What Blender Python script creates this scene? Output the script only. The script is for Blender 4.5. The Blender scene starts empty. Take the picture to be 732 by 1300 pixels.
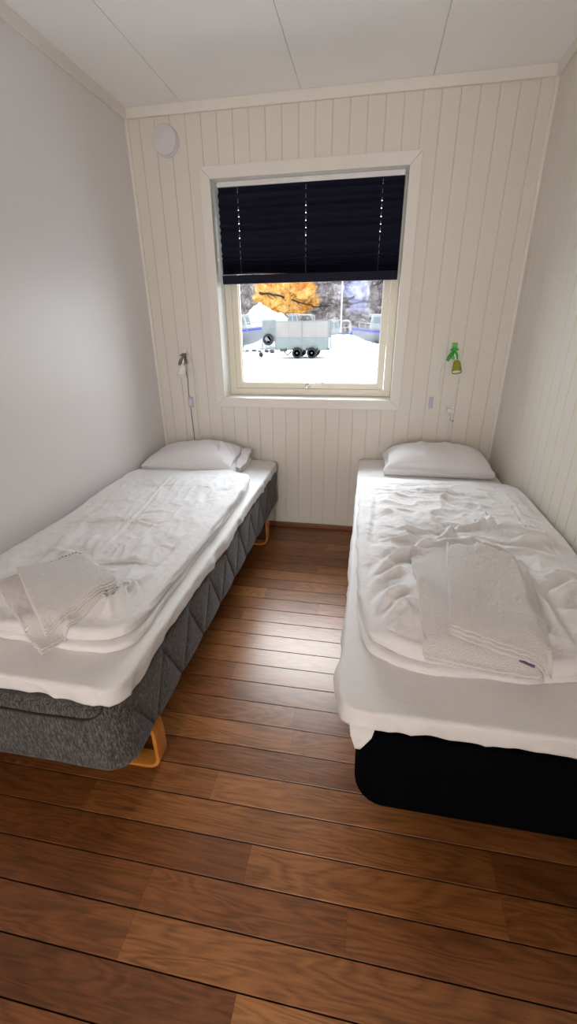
import bpy, bmesh, math, random
import numpy as np
from mathutils import Vector, Matrix
from mathutils.bvhtree import BVHTree

PI = math.pi
C = bpy.context.scene.collection
random.seed(7)

# ------------------------------------------------------------------ noise
def _hash(ix, iy, iz, seed):
    n = (ix.astype(np.int64) * 374761393 + iy.astype(np.int64) * 668265263
         + iz.astype(np.int64) * 2147483647 + seed * 974634777) & 0xffffffff
    n = ((n ^ (n >> 13)) * 1274126177) & 0xffffffff
    n = ((n ^ (n >> 16)) * 2246822519) & 0xffffffff
    return ((n ^ (n >> 15)) & 0xffffff) / float(0xffffff) * 2 - 1

def vnoise(x, y, z=0.0, seed=0):
    x, y, z = np.broadcast_arrays(np.asarray(x, float), np.asarray(y, float), np.asarray(z, float))
    fx, fy, fz = np.floor(x), np.floor(y), np.floor(z)
    tx, ty, tz = x - fx, y - fy, z - fz
    tx, ty, tz = [t * t * t * (t * (t * 6 - 15) + 10) for t in (tx, ty, tz)]
    r = 0
    for a in (0, 1):
        for b in (0, 1):
            for c in (0, 1):
                w = (tx if a else 1 - tx) * (ty if b else 1 - ty) * (tz if c else 1 - tz)
                r = r + w * _hash(fx + a, fy + b, fz + c, seed)
    return r

def fbm(x, y, z=0.0, o=4, seed=0):
    r, a, f = 0, 1.0, 1.0
    for k in range(o):
        r = r + a * vnoise(np.asarray(x) * f + 17.3 * k, np.asarray(y) * f - 9.1 * k, np.asarray(z) * f, seed + k)
        a *= .5; f *= 2.03
    return r

def ridged(x, y, seed=0, warp=.6, sharp=2.0):
    wx = x + warp * vnoise(x * .7, y * .7, 3.1, seed + 50)
    wy = y + warp * vnoise(x * .7, y * .7, 8.4, seed + 60)
    return (1 - np.abs(vnoise(wx, wy, 0, seed))) ** sharp

def crease(X, Y, pts, w, h, valley=.55, taper=True):
    """soft ridge with a valley on one side, along a polyline"""
    best = np.full(X.shape, 1e9); sd = np.zeros(X.shape); tt = np.zeros(X.shape)
    L = [0]
    for a, b in zip(pts[:-1], pts[1:]):
        L.append(L[-1] + math.hypot(b[0] - a[0], b[1] - a[1]))
    for i, (a, b) in enumerate(zip(pts[:-1], pts[1:])):
        dx, dy = b[0] - a[0], b[1] - a[1]; l2 = dx * dx + dy * dy + 1e-12
        t = np.clip(((X - a[0]) * dx + (Y - a[1]) * dy) / l2, 0, 1)
        px, py = X - a[0] - t * dx, Y - a[1] - t * dy
        d = np.hypot(px, py); m = d < best
        s = np.sign(dx * py - dy * px)
        best = np.where(m, d, best); sd = np.where(m, s * d, sd)
        tt = np.where(m, (L[i] + t * (L[i + 1] - L[i])) / L[-1], tt)
    f = np.exp(-(sd / w) ** 2) - valley * np.exp(-((sd - 1.6 * w) / (1.1 * w)) ** 2)
    if taper:
        f = f * np.clip(np.sin(np.clip(tt, 0.0, 1) * PI), 0, 1) ** .6
    return h * f

# ------------------------------------------------------------------ materials
class NT:
    def __init__(s, name):
        s.m = bpy.data.materials.new(name); s.m.use_nodes = True
        s.n = s.m.node_tree.nodes; s.l = s.m.node_tree.links
        s.n.clear()
        s.out = s.n.new('ShaderNodeOutputMaterial'); s.p = s.n.new('ShaderNodeBsdfPrincipled')
        s.l.new(s.p.outputs[0], s.out.inputs[0])
    def add(s, t, **k):
        n = s.n.new(t)
        for a, v in k.items():
            if a in n.inputs: n.inputs[a].default_value = v
            else: setattr(n, a, v)
        return n
    def link(s, a, b): s.l.new(a, b)
    def coords(s, scale=(1, 1, 1), rot=(0, 0, 0), kind='Object'):
        t = s.add('ShaderNodeTexCoord'); mp = s.add('ShaderNodeMapping')
        mp.inputs['Scale'].default_value = scale; mp.inputs['Rotation'].default_value = rot
        s.link(t.outputs[kind], mp.inputs[0]); return mp.outputs[0]
    def noise(s, vec, scale, detail=4, rough=.5, dist=0):
        n = s.add('ShaderNodeTexNoise'); n.inputs['Scale'].default_value = scale
        n.inputs['Detail'].default_value = detail; n.inputs['Roughness'].default_value = rough
        n.inputs['Distortion'].default_value = dist
        s.link(vec, n.inputs['Vector']); return n.outputs['Fac']
    def ramp(s, fac, stops, interp='LINEAR'):
        r = s.add('ShaderNodeValToRGB'); cr = r.color_ramp; cr.interpolation = interp
        while len(cr.elements) < len(stops): cr.elements.new(.5)
        for e, (p, c) in zip(cr.elements, stops):
            e.position = p; e.color = (*c, 1) if len(c) == 3 else c
        s.link(fac, r.inputs[0]); return r.outputs[0]
    def mix(s, fac, a, b, mode='MIX'):
        m = s.add('ShaderNodeMix', data_type='RGBA', blend_type=mode)
        for sock, v in ((m.inputs[0], fac), (m.inputs[6], a), (m.inputs[7], b)):
            if hasattr(v, 'links') or hasattr(v, 'is_linked'): s.link(v, sock)
            elif isinstance(v, (int, float)): sock.default_value = v
            else: sock.default_value = (*v, 1)
        return m.outputs[2]
    def math(s, op, a, b=0.0):
        m = s.add('ShaderNodeMath', operation=op)
        for i, v in enumerate((a, b)):
            if isinstance(v, (int, float)): m.inputs[i].default_value = v
            else: s.link(v, m.inputs[i])
        return m.outputs[0]
    def bump(s, h, strength=.2, dist=.002):
        b = s.add('ShaderNodeBump'); b.inputs['Strength'].default_value = strength
        b.inputs['Distance'].default_value = dist
        s.link(h, b.inputs['Height']); s.link(b.outputs[0], s.p.inputs['Normal'])

def setp(t, base=None, rough=.5, metal=0, spec=None):
    if base is not None:
        if isinstance(base, tuple): t.p.inputs['Base Color'].default_value = (*base, 1)
        else: t.link(base, t.p.inputs['Base Color'])
    t.p.inputs['Roughness'].default_value = rough; t.p.inputs['Metallic'].default_value = metal
    if spec is not None: t.p.inputs['Specular IOR Level'].default_value = spec

def simple(name, base, rough=.5, metal=0, spec=None, nscale=60, var=.06, bump=.05, bdist=.001):
    t = NT(name); v = t.coords(); n = t.noise(v, nscale, 3)
    c = t.ramp(n, [(.3, tuple(max(0, b * (1 - var)) for b in base)), (.7, tuple(min(1, b * (1 + var)) for b in base))])
    setp(t, c, rough, metal, spec); t.bump(n, bump, bdist); return t.m

def cloth(name, base, rough=.85, weave=900, sheen=.15, wr=.32):
    t = NT(name); v = t.coords()
    n = t.noise(v, 3.0, 2); fine = t.noise(v, weave, 2)
    c = t.ramp(n, [(.3, tuple(b * .975 for b in base)), (.7, base)])
    setp(t, c, rough, 0, .25); t.p.inputs['Sheen Weight'].default_value = sheen
    def rid(sc, dist):
        n_ = t.noise(v, sc, 3, .5, dist)
        return t.math('SUBTRACT', 1.0, t.math('ABSOLUTE', t.math('SUBTRACT', t.math('MULTIPLY', n_, 6.0), 3.0)))
    h = t.math('ADD', t.math('ADD', t.math('MULTIPLY', rid(9, 1.0), .8), t.math('MULTIPLY', rid(24, .8), .3)), t.math('MULTIPLY', fine, .08))
    t.bump(h, wr, .006); return t.m

def terry(name, base):
    t = NT(name); v = t.coords()
    n = t.noise(v, 420, 4, .7); vo = t.add('ShaderNodeTexVoronoi'); vo.inputs['Scale'].default_value = 330
    t.link(v, vo.inputs['Vector'])
    h = t.math('ADD', n, t.math('MULTIPLY', vo.outputs['Distance'], 1.2))
    c = t.ramp(n, [(.3, tuple(b * .93 for b in base)), (.65, base)])
    setp(t, c, .95, 0, .1); t.p.inputs['Sheen Weight'].default_value = .3
    t.bump(h, .5, .0038); return t.m

M = {}
def painted(name, base, rough=.45, var=.02):
    t = NT(name); v = t.coords(); n = t.noise(v, 1.6, 3); f = t.noise(v, 130, 3)
    c = t.ramp(n, [(.3, tuple(b * (1 - var) for b in base)), (.7, base)])
    setp(t, c, rough, 0, .4); t.bump(f, .06, .0006); return t.m
M['panel'] = painted('cream_panel_paint', (.74, .70, .625), .5)
M['left'] = painted('white_wall_paint', (.75, .725, .725), .42)
M['ceil'] = painted('ceiling_paint', (.92, .915, .91), .6)
M['trim'] = painted('trim_paint', (.79, .75, .69), .42)
M['liner'] = painted('window_liner_paint', (.90, .91, .88), .25)
M['frame'] = painted('window_frame_paint', (.80, .74, .62), .35)
M['duvet'] = cloth('white_cotton_duvet', (.82, .80, .80))
M['sheet'] = cloth('white_cotton_sheet', (.80, .78, .765), wr=.12)
M['pillow'] = cloth('white_cotton_pillow', (.83, .81, .825), wr=.22)
M['terry'] = terry('white_terry', (.80, .76, .745))
M['stitch'] = simple('grey_stitch', (.35, .33, .34), .9)
M['tag'] = simple('care_label_blue', (.12, .12, .2), .7)
M['blackfab'] = simple('black_upholstery', (.0022, .0022, .0035), .95, 0, .03, 300, .3, .3, .001)
M['plastic'] = simple('white_plastic', (.78, .77, .76), .3, nscale=20, bump=.01)
M['vent'] = simple('vent_plastic', (.66, .64, .66), .28, nscale=8, bump=.01)
M['green'] = simple('green_plastic', (.03, .36, .05), .3, bump=.01)
M['lime'] = simple('bright_green_plastic', (.16, .58, .12), .3, bump=.01)
M['olive'] = simple('olive_green_shade', (.26, .30, .02), .3, bump=.01)
M['chrome'] = simple('brushed_steel', (.62, .61, .60), .25, 1, bump=.02)
M['darkmetal'] = simple('grey_metal', (.16, .15, .15), .4, .8, bump=.02)
M['shadew'] = simple('glossy_white_shade', (.90, .89, .86), .25, nscale=20, bump=.01)
M['lampface'] = simple('white_lamp_face', (.85, .85, .82), .5, bump=.01)
M['socket'] = simple('pale_lilac_plastic', (.52, .49, .56), .35, bump=.01)
M['rubber'] = simple('black_rubber', (.02, .02, .022), .7, bump=.1)

def wood_simple(name, a, b, rough=.4, sc=(1, 30, 30)):
    t = NT(name); v = t.coords(sc); n = t.noise(v, 3, 5, .6, .4)
    setp(t, t.ramp(n, [(.35, a), (.65, b)]), rough); t.bump(n, .1, .0008); return t.m
M['bentwood'] = wood_simple('orange_bentwood', (.50, .17, .025), (.66, .26, .05), .3, (6, 40, 6))
M['basebd'] = wood_simple('red_brown_skirting', (.16, .055, .025), (.25, .10, .045), .35, (3, 40, 40))

# floor wood, tone and grain offset come from a colour attribute per plank piece
def floor_mat():
    t = NT('oiled_oak_planks')
    at = t.add('ShaderNodeAttribute', attribute_name='plank'); sep = t.add('ShaderNodeSeparateColor')
    t.link(at.outputs['Color'], sep.inputs[0])
    tc = t.add('ShaderNodeTexCoord'); ad = t.add('ShaderNodeVectorMath', operation='ADD')
    cmb = t.add('ShaderNodeCombineXYZ')
    t.link(t.math('MULTIPLY', sep.outputs[1], 40), cmb.inputs[0]); t.link(t.math('MULTIPLY', sep.outputs[2], 40), cmb.inputs[1])
    t.link(tc.outputs['Object'], ad.inputs[0]); t.link(cmb.outputs[0], ad.inputs[1])
    mp = t.add('ShaderNodeMapping'); mp.inputs['Scale'].default_value = (1.3, 9, 1); t.link(ad.outputs[0], mp.inputs[0])
    # cathedral grain
    wn = t.noise(mp.outputs[0], 1.1, 3, .5, .5)
    ring = t.math('ABSOLUTE', t.math('SUBTRACT', t.math('FRACT', t.math('MULTIPLY', wn, 15.0)), .5))
    mp2 = t.add('ShaderNodeMapping'); mp2.inputs['Scale'].default_value = (9, 170, 1); t.link(ad.outputs[0], mp2.inputs[0])
    fine = t.noise(mp2.outputs[0], 1.0, 5, .65, .3)
    big = t.noise(ad.outputs[0], 5, 2)
    tone = t.ramp(sep.outputs[0], [(0, (.15, .048, .013)), (.4, (.245, .085, .025)), (.7, (.34, .128, .038)), (1, (.48, .205, .066))])
    g = t.math('ADD', t.math('MULTIPLY', ring, .48), t.math('ADD', t.math('MULTIPLY', fine, .75), t.math('MULTIPLY', big, .25)))
    gr = t.ramp(g, [(.42, (.52, .50, .46)), (.68, (.98, .98, .98)), (.9, (1.28, 1.30, 1.30))])
    c = t.mix(1.0, tone, gr, 'MULTIPLY')
    setp(t, c, .36, 0, .62); t.p.inputs['Specular Tint'].default_value = (1, .90, .82, 1)
    rr = t.add('ShaderNodeMapRange'); rr.inputs[3].default_value = .24; rr.inputs[4].default_value = .38
    t.link(fine, rr.inputs[0]); t.link(rr.outputs[0], t.p.inputs['Roughness'])
    t.bump(g, .18, .0009); return t.m
M['floor'] = floor_mat()
M['gap'] = simple('floor_joint_dark', (.008, .005, .004), .9)

def melange():
    t = NT('charcoal_melange_fabric')
    tc = t.add('ShaderNodeTexCoord')
    def st(sc, seed):
        mp = t.add('ShaderNodeMapping'); mp.inputs['Scale'].default_value = sc
        mp.inputs['Location'].default_value = (seed, seed, seed); t.link(tc.outputs['Object'], mp.inputs[0])
        return t.noise(mp.outputs[0], 1, 3, .6, .6)
    a = st((430, 430, 75), 0); b = st((230, 230, 40), 7)
    s = t.math('ADD', t.math('MULTIPLY', a, .6), t.math('MULTIPLY', b, .4))
    c = t.ramp(s, [(.38, (.016, .015, .0145)), (.5, (.070, .066, .064)), (.64, (.21, .20, .195))])
    setp(t, c, .95, 0, .15); t.p.inputs['Sheen Weight'].default_value = .2
    t.bump(s, .5, .002); return t.m
M['melange'] = melange()
M['piping'] = simple('dark_piping', (.018, .017, .018), .8)

def blind_mat():
    t = NT('navy_pleated_fabric'); v = t.coords((1, 1, 1)); n = t.noise(v, 500, 2)
    setp(t, t.ramp(n, [(.3, (.006, .007, .020)), (.7, (.009, .010, .028))]), .75, 0, .25); t.bump(n, .1, .0005)
    return t.m
M['blind'] = blind_mat()

def glass_mat():
    t = NT('window_glass'); t.n.remove(t.p)
    tr = t.add('ShaderNodeBsdfTransparent'); tr.inputs[0].default_value = (.96, .98, .97, 1)
    gl = t.add('ShaderNodeBsdfGlossy'); gl.inputs['Roughness'].default_value = .02
    fr = t.add('ShaderNodeFresnel'); fr.inputs[0].default_value = 1.12
    mx = t.add('ShaderNodeMixShader'); t.link(fr.outputs[0], mx.inputs[0]); t.link(tr.outputs[0], mx.inputs[1]); t.link(gl.outputs[0], mx.inputs[2])
    t.link(mx.outputs[0], t.out.inputs[0]); return t.m
M['glass'] = glass_mat()

def snow_mat(name='snow', base=(.78, .79, .82)):
    t = NT(name); v = t.coords(); n = t.noise(v, 1.2, 6, .6); f = t.noise(v, 14, 4)
    setp(t, t.ramp(n, [(.3, tuple(b * .86 for b in base)), (.55, base)]), .8); t.bump(f, .4, .05); return t.m
M['snow'] = snow_mat()

def rock_mat():
    t = NT('cliff_rock'); v = t.coords((1, 1, 1))
    vs = t.coords((1.6, 1.6, .28))
    a = t.noise(v, .9, 8, .72, .5); b = t.noise(vs, 1.5, 6, .7, 1.2); d = t.noise(v, 5.5, 6, .8, .4)
    s = t.math('ADD', t.math('MULTIPLY', a, .4), t.math('ADD', t.math('MULTIPLY', b, .35), t.math('MULTIPLY', d, .25)))
    grey = t.ramp(s, [(.40, (0.05, 0.04, 0.04)), (.47, (0.25, 0.21, 0.205)), (.53, (0.42, 0.375, 0.37)), (.59, (0.85, 0.82, 0.87))])
    och = t.ramp(s, [(.40, (.20, .10, .03)), (.46, (.75, .38, .09)), (.53, (.92, .56, .17)), (.60, (1.0, .80, .48))])
    blu = t.ramp(s, [(.40, (0.13, 0.12, 0.17)), (.47, (0.36, 0.35, 0.50)), (.54, (0.60, 0.60, 0.80)), (.60, (0.90, 0.90, 1.000))])
    tc = t.add('ShaderNodeTexCoord'); sp = t.add('ShaderNodeSeparateXYZ'); t.link(tc.outputs['Object'], sp.inputs[0])
    wob = t.math('MULTIPLY', t.math('SUBTRACT', t.noise(v, .55, 5, .65), .5), 5.0)
    # ochre stained slab: an elongated patch of the cliff
    def blob(cx, cz, rx, rz):
        ex = t.math('DIVIDE', t.math('SUBTRACT', t.math('ADD', sp.outputs[0], wob), cx), rx)
        ez = t.math('DIVIDE', t.math('SUBTRACT', t.math('ADD', sp.outputs[2], t.math('MULTIPLY', wob, .3)), cz), rz)
        q = t.math('ADD', t.math('POWER', t.math('ABSOLUTE', ex), 2.6), t.math('POWER', t.math('ABSOLUTE', ez), 2.6))
        r = t.add('ShaderNodeMapRange'); r.inputs[1].default_value = .75; r.inputs[2].default_value = 1.15
        r.inputs[3].default_value = 1; r.inputs[4].default_value = 0; t.link(q, r.inputs[0]); return r.outputs[0]
    c = t.mix(blob(-7.6, 4.4, 3.4, 2.3), grey, och)
    c = t.mix(blob(-0.4, 4.0, 1.1, 1.8), c, blu)
    setp(t, c, .9, 0, .2); t.bump(d, .5, .1); return t.m
M['rock'] = rock_mat()
M['stone'] = simple('dark_rubble', (.10, .085, .08), .9, nscale=6, var=.5, bump=.5, bdist=.03)
M['hull'] = simple('boat_hull_aluminium', (.22, .22, .235), .45, .3, nscale=3)
M['hullw'] = simple('boat_white', (.42, .43, .44), .4, nscale=3)
M['blue'] = simple('boat_blue_stripe', (.05, .05, .50), .4)
M['bwin'] = simple('boat_window', (.22, .26, .27), .15)
M['galv'] = simple('galvanised_steel', (.26, .28, .275), .45, .4, nscale=5)
M['tpanel'] = simple('trailer_beige_board', (.36, .325, .30), .7, nscale=2)
M['tside'] = simple('trailer_aluminium_side', (.28, .31, .30), .5, .2, nscale=2)
M['dark'] = simple('dark_chassis', (.08, .08, .09), .6)
M['polew'] = simple('white_pole', (.8, .8, .8), .4)
M['twig'] = simple('dark_bark', (.045, .03, .025), .9)
M['clad'] = painted('outside_cladding', (.35, .10, .07), .7)
M['lampglow'] = None

# ------------------------------------------------------------------ mesh helpers
def link(name, me, m=None, parent=None, smooth=True):
    o = bpy.data.objects.new(name, me); C.objects.link(o)
    if m is not None and len(me.materials) == 0: me.materials.append(m)
    if parent is not None: o.parent = parent
    if smooth:
        me.polygons.foreach_set('use_smooth', [True] * len(me.polygons))
    return o
def mk(name, V, F, m=None, parent=None, smooth=True):
    me = bpy.data.meshes.new(name); me.from_pydata([tuple(map(float, v)) for v in V], [], [tuple(map(int, f)) for f in F]); me.update()
    return link(name, me, m, parent, smooth)
def tag(o, label=None, cat=None, group=None, kind=None):
    if label: o['label'] = label
    if cat: o['category'] = cat
    if group: o['group'] = group
    if kind: o['kind'] = kind
    return o
def thing(name, loc, label=None, cat=None, group=None, kind=None, rz=0):
    o = bpy.data.objects.new(name, None); C.objects.link(o); o.location = loc; o.rotation_euler = (0, 0, rz)
    o.empty_display_size = .1
    return tag(o, label, cat, group, kind)

class B:
    """collects shapes into one mesh"""
    def __init__(s): s.v = []; s.f = []; s.mi = []; s.cur = 0
    def add(s, V, F):
        k = len(s.v); s.v += [tuple(v) for v in V]; s.f += [tuple(i + k for i in f) for f in F]; s.mi += [s.cur] * len(F); return s
    def box(s, x0, y0, z0, x1, y1, z1, rz=0, piv=None, mat=None):
        V = [(x, y, z) for z in (z0, z1) for y in (y0, y1) for x in (x0, x1)]
        if mat is not None: V = [tuple(mat @ Vector(v)) for v in V]
        F = [(0, 2, 3, 1), (4, 5, 7, 6), (0, 1, 5, 4), (2, 6, 7, 3), (0, 4, 6, 2), (1, 3, 7, 5)]
        return s.add(V, F)
    def tube(s, pts, r, n=10, caps=True, closed=False, flat=1.0):
        pts = [Vector(p) for p in pts]; rings = []; N = len(pts)
        up = None; V = []
        for i, p in enumerate(pts):
            if closed: t = pts[(i + 1) % N] - pts[i - 1]
            else: t = pts[min(i + 1, N - 1)] - pts[max(i - 1, 0)]
            t.normalize()
            if up is None:
                up = Vector((0, 0, 1)) if abs(t.z) < .9 else Vector((0, 1, 0))
            a = t.cross(up).normalized(); b = a.cross(t).normalized(); up = b
            rr = r[i] if isinstance(r, (list, tuple)) else r
            for k in range(n):
                an = 2 * PI * k / n
                V.append(p + a * rr * math.cos(an) + b * rr * flat * math.sin(an))
        F = []
        for i in range(N if closed else N - 1):
            j = (i + 1) % N
            for k in range(n):
                F.append((i * n + k, i * n + (k + 1) % n, j * n + (k + 1) % n, j * n + k))
        if caps and not closed:
            F.append(tuple(range(n - 1, -1, -1))); F.append(tuple((N - 1) * n + k for k in range(n)))
        return s.add(V, F)
    def lathe(s, prof, org, axis=(0, 0, 1), n=32):
        """prof: (radius, height) pairs"""
        q = Vector((0, 0, 1)).rotation_difference(Vector(axis).normalized()); org = Vector(org); V = []; F = []
        for r, h in prof:
            for k in range(n):
                a = 2 * PI * k / n; V.append(org + q @ Vector((max(r, 1e-5) * math.cos(a), max(r, 1e-5) * math.sin(a), h)))
        for i in range(len(prof) - 1):
            for k in range(n):
                F.append((i * n + k, i * n + (k + 1) % n, (i + 1) * n + (k + 1) % n, (i + 1) * n + k))
        shut = prof[0] == prof[-1]
        if prof[0][0] > 1e-4 and not shut: F.append(tuple(range(n - 1, -1, -1)))
        if prof[-1][0] > 1e-4 and not shut: F.append(tuple((len(prof) - 1) * n + k for k in range(n)))
        return s.add(V, F)
    def build(s, name, m, parent=None, smooth=False, bevel=0, seg=2):
        me = bpy.data.meshes.new(name); me.from_pydata(s.v, [], s.f); me.update()
        ms = m if isinstance(m, list) else [m]
        for x in ms: me.materials.append(x)
        if len(ms) > 1: me.polygons.foreach_set('material_index', s.mi)
        bm = bmesh.new(); bm.from_mesh(me); bmesh.ops.recalc_face_normals(bm, faces=bm.faces)
        if bevel:
            bmesh.ops.bevel(bm, geom=[e for e in bm.edges if len(e.link_faces) == 2 and e.calc_face_angle(0) > .6], offset=bevel, segments=seg, affect='EDGES', profile=.5)
        for f in bm.faces: f.smooth = smooth
        bm.to_mesh(me); bm.free()
        o = bpy.data.objects.new(name, me); C.objects.link(o)
        if parent is not None: o.parent = parent
        if smooth and hasattr(me, 'set_sharp_from_angle'): me.set_sharp_from_angle(angle=math.radians(40))
        return o

def resample(pts, n):
    pts = np.array(pts, float); d = np.r_[0, np.cumsum(np.hypot(*np.diff(pts, axis=0).T))]
    # smooth with Catmull-like interpolation
    t = np.linspace(0, d[-1], n + 1)
    return np.c_[np.interp(t, d, pts[:, 0]), np.interp(t, d, pts[:, 1])]
def smooth_open(P, k=3):
    P = P.copy()
    for _ in range(k): P[1:-1] = .25 * P[:-2] + .5 * P[1:-1] + .25 * P[2:]
    return P
def coons(bot, top, left, right, nu, nv, k=6):
    """bot/top run along u, left/right along v"""
    b, t, l, r = [smooth_open(resample(c, n), k) for c, n in ((bot, nu), (top, nu), (left, nv), (right, nv))]
    u = np.linspace(0, 1, nu + 1)[:, None, None]; v = np.linspace(0, 1, nv + 1)[None, :, None]
    P = (1 - v) * b[:, None] + v * t[:, None] + (1 - u) * l[None] + u * r[None] \
        - ((1 - u) * (1 - v) * b[0] + u * (1 - v) * b[-1] + (1 - u) * v * t[0] + u * v * t[-1])
    return P  # (nu+1, nv+1, 2)
def rrect(x0, y0, x1, y1, rad, nu, nv):
    """Coons patch of a rounded rectangle; rad = (front-left, front-right, back-right, back-left)"""
    def arc(cx, cy, r, a0, a1): return [(cx + r * math.cos(a), cy + r * math.sin(a)) for a in np.linspace(a0, a1, 5)]
    fl, fr, br, bl = rad; q = PI / 4
    bot = arc(x0 + fl, y0 + fl, fl, PI + q, 1.5 * PI) + arc(x1 - fr, y0 + fr, fr, 1.5 * PI, 1.5 * PI + q)
    right = arc(x1 - fr, y0 + fr, fr, 1.5 * PI + q, 2 * PI) + arc(x1 - br, y1 - br, br, 0, q)
    top = arc(x0 + bl, y1 - bl, bl, PI - q, PI / 2) + arc(x1 - br, y1 - br, br, PI / 2, q)
    left = arc(x0 + fl, y0 + fl, fl, PI + q, PI) + arc(x0 + bl, y1 - bl, bl, PI, PI - q)
    return coons(bot, top, left, right, nu, nv, 0)

def slab(P, base, height, r, prof=None, side=None, K=10, hfade=.03, bottom=True):
    """cushion-like closed body. P grid of xy; base(X,Y)->z; height(X,Y,edge)->top rise above the rim
    (edge = distance to the border); r = half rim thickness; prof = rim points (outward, down)."""
    nu, nv = P.shape[0], P.shape[1]
    idx = np.arange(nu * nv).reshape(nu, nv)
    loop = list(idx[:, 0]) + list(idx[-1, 1:]) + list(idx[-2::-1, -1]) + list(idx[0, -2:0:-1])
    X, Y = P[..., 0], P[..., 1]; flat = P.reshape(-1, 2); L = flat[loop]
    edge = np.min([np.minimum(*(lambda a: (np.cumsum(a, 0) - a[0:1] * 0, np.flip(np.cumsum(np.flip(a, 0), 0), 0)))(
        np.r_[np.zeros((1, nv)), np.hypot(*np.moveaxis(np.diff(P, axis=0), -1, 0))])),
        np.minimum(*(lambda a: (np.cumsum(a, 1), np.flip(np.cumsum(np.flip(a, 1), 1), 1)))(
        np.c_[np.zeros((nu, 1)), np.hypot(*np.moveaxis(np.diff(P, axis=1), -1, 0))]))], axis=0)
    edge = np.minimum(edge, 9)
    for ax in (0, -1):
        pass
    edge[0] = edge[-1] = 0; edge[:, 0] = edge[:, -1] = 0
    Z = base(X, Y) + 2 * r + height(X, Y, edge)
    V = [np.c_[flat, Z.reshape(-1)]]
    T = np.roll(L, -1, 0) - np.roll(L, 1, 0); T /= np.maximum(np.hypot(*T.T)[:, None], 1e-9); Nn = np.c_[T[:, 1], -T[:, 0]]
    if prof is None:
        prof = [(r * math.sin(a), r * (1 - math.cos(a))) for a in np.linspace(0, PI, K + 1)[1:]]
    zt = Z.reshape(-1)[loop]; zb = base(L[:, 0], L[:, 1]); F = []
    for i in range(nu - 1):
        for j in range(nv - 1):
            F.append((idx[i, j], idx[i + 1, j], idx[i + 1, j + 1], idx[i, j + 1]))
    n = len(loop); prev = loop; off = nu * nv; tot = prof[-1][1]
    for o_, d_ in prof:
        f = d_ / tot
        z = zt * (1 - f) + (zt - tot if not bottom else zb) * f if tot <= 2 * r + 1e-6 else zt - d_
        so = side(L[:, 0], L[:, 1], z, f, Nn) if side else 0
        q = L + Nn * (o_ + so)[:, None] if side is not None else L + Nn * o_
        V.append(np.c_[q, z]); cur = list(range(off, off + n)); off += n
        for k in range(n):
            F.append((prev[k], cur[k], cur[(k + 1) % n], prev[(k + 1) % n]))
        prev = cur
    if bottom: F.append(tuple(reversed(prev)))
    return np.vstack(V), F
def ev(o):  # BVH of an object's own mesh (objects sit at the world origin)
    me = o.data
    return BVHTree.FromPolygons([v.co.copy() for v in me.vertices], [tuple(p.vertices) for p in me.polygons])
def rest_on(trees, fallback, blur=3):
    def f(X, Y):
        sh = X.shape; xs = X.reshape(-1); ys = Y.reshape(-1); z = np.full(xs.shape, fallback)
        for i, (a, b) in enumerate(zip(xs, ys)):
            for t in trees:
                h = t.ray_cast(Vector((a, b, 2.0)), Vector((0, 0, -1)))
                if h[0] is not None: z[i] = max(z[i], h[0].z)
        z = z.reshape(sh)
        if z.ndim == 2:
            f.lo = (X, Y, z)
            for _ in range(blur):
                m = z.copy(); m[1:-1, 1:-1] = (z[:-2, 1:-1] + z[2:, 1:-1] + z[1:-1, :-2] + z[1:-1, 2:]) / 4
                z = np.maximum(m, z * .5 + m * .5)
        return z
    return f

# ------------------------------------------------------------------ room constants
W, H, YB = 2.14, 2.40, -4.6
WX0, WX1, WZ0, WZ1 = .456, 1.512, .902, 2.065      # window opening
DW, Y0 = .0963, -2.3486                             # floor plank width, one joint line

def groove_prof(a, b, first, step, gw=.005, gd=.004):
    """list of (coordinate, depth) along a boarded wall from a to b"""
    out = [(a, 0)]; x = first
    while x < b - .004:
        if x > a + .004: out += [(x - gw / 2, 0), (x - gw * .15, gd), (x + gw * .15, gd), (x + gw / 2, 0)]
        x += step
    out.append((b, 0)); return out

# back wall
pr = groove_prof(0, W, .0765, .0866)
segs = B()
def put(x, d): return x
xs = sorted(pr)
cuts = []
for (x0, d0), (x1, d1) in zip(xs[:-1], xs[1:]):
    pts = [(x0, d0)]
    for c in (WX0, WX1):
        if x0 < c < x1: pts.append((c, d0 + (d1 - d0) * (c - x0) / (x1 - x0)))
    pts.append((x1, d1)); cuts += list(zip(pts[:-1], pts[1:]))
for (x0, d0), (x1, d1) in cuts:
    mid = (x0 + x1) / 2
    zs = [(0, WZ0), (WZ1, H)] if WX0 < mid < WX1 else [(0, H)]
    for z0, z1 in zs:
        segs.add([(x0, d0, z0), (x1, d1, z0), (x1, d1, z1), (x0, d0, z1)], [(0, 1, 2, 3)])
segs.cur = 1
for a in ((-.2, .18, -.45, WX0, .22, 2.7), (WX1, .18, -.45, W + .2, .22, 2.7), (WX0, .18, -.45, WX1, .22, WZ0 - .02), (WX0, .18, WZ1 + .02, WX1, .22, 2.7)):
    segs.box(*a)
wb = segs.build('wall_back', [M['panel'], M['clad']]); tag(wb, kind='structure')
# right wall, boarded
pr = groove_prof(0, -YB, .0135, .0865)
s = B()
for (a, d0), (b, d1) in zip(pr[:-1], pr[1:]):
    s.add([(W + d0, -a, 0), (W + d1, -b, 0), (W + d1, -b, H), (W + d0, -a, H)], [(0, 3, 2, 1)])
s.box(W + .03, YB, 0, W + .13, 0, H)
tag(s.build('wall_right', M['panel']), kind='structure')
tag(B().box(-.1, YB, 0, 0, .18, H).build('wall_left', M['left']), kind='structure')
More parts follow.
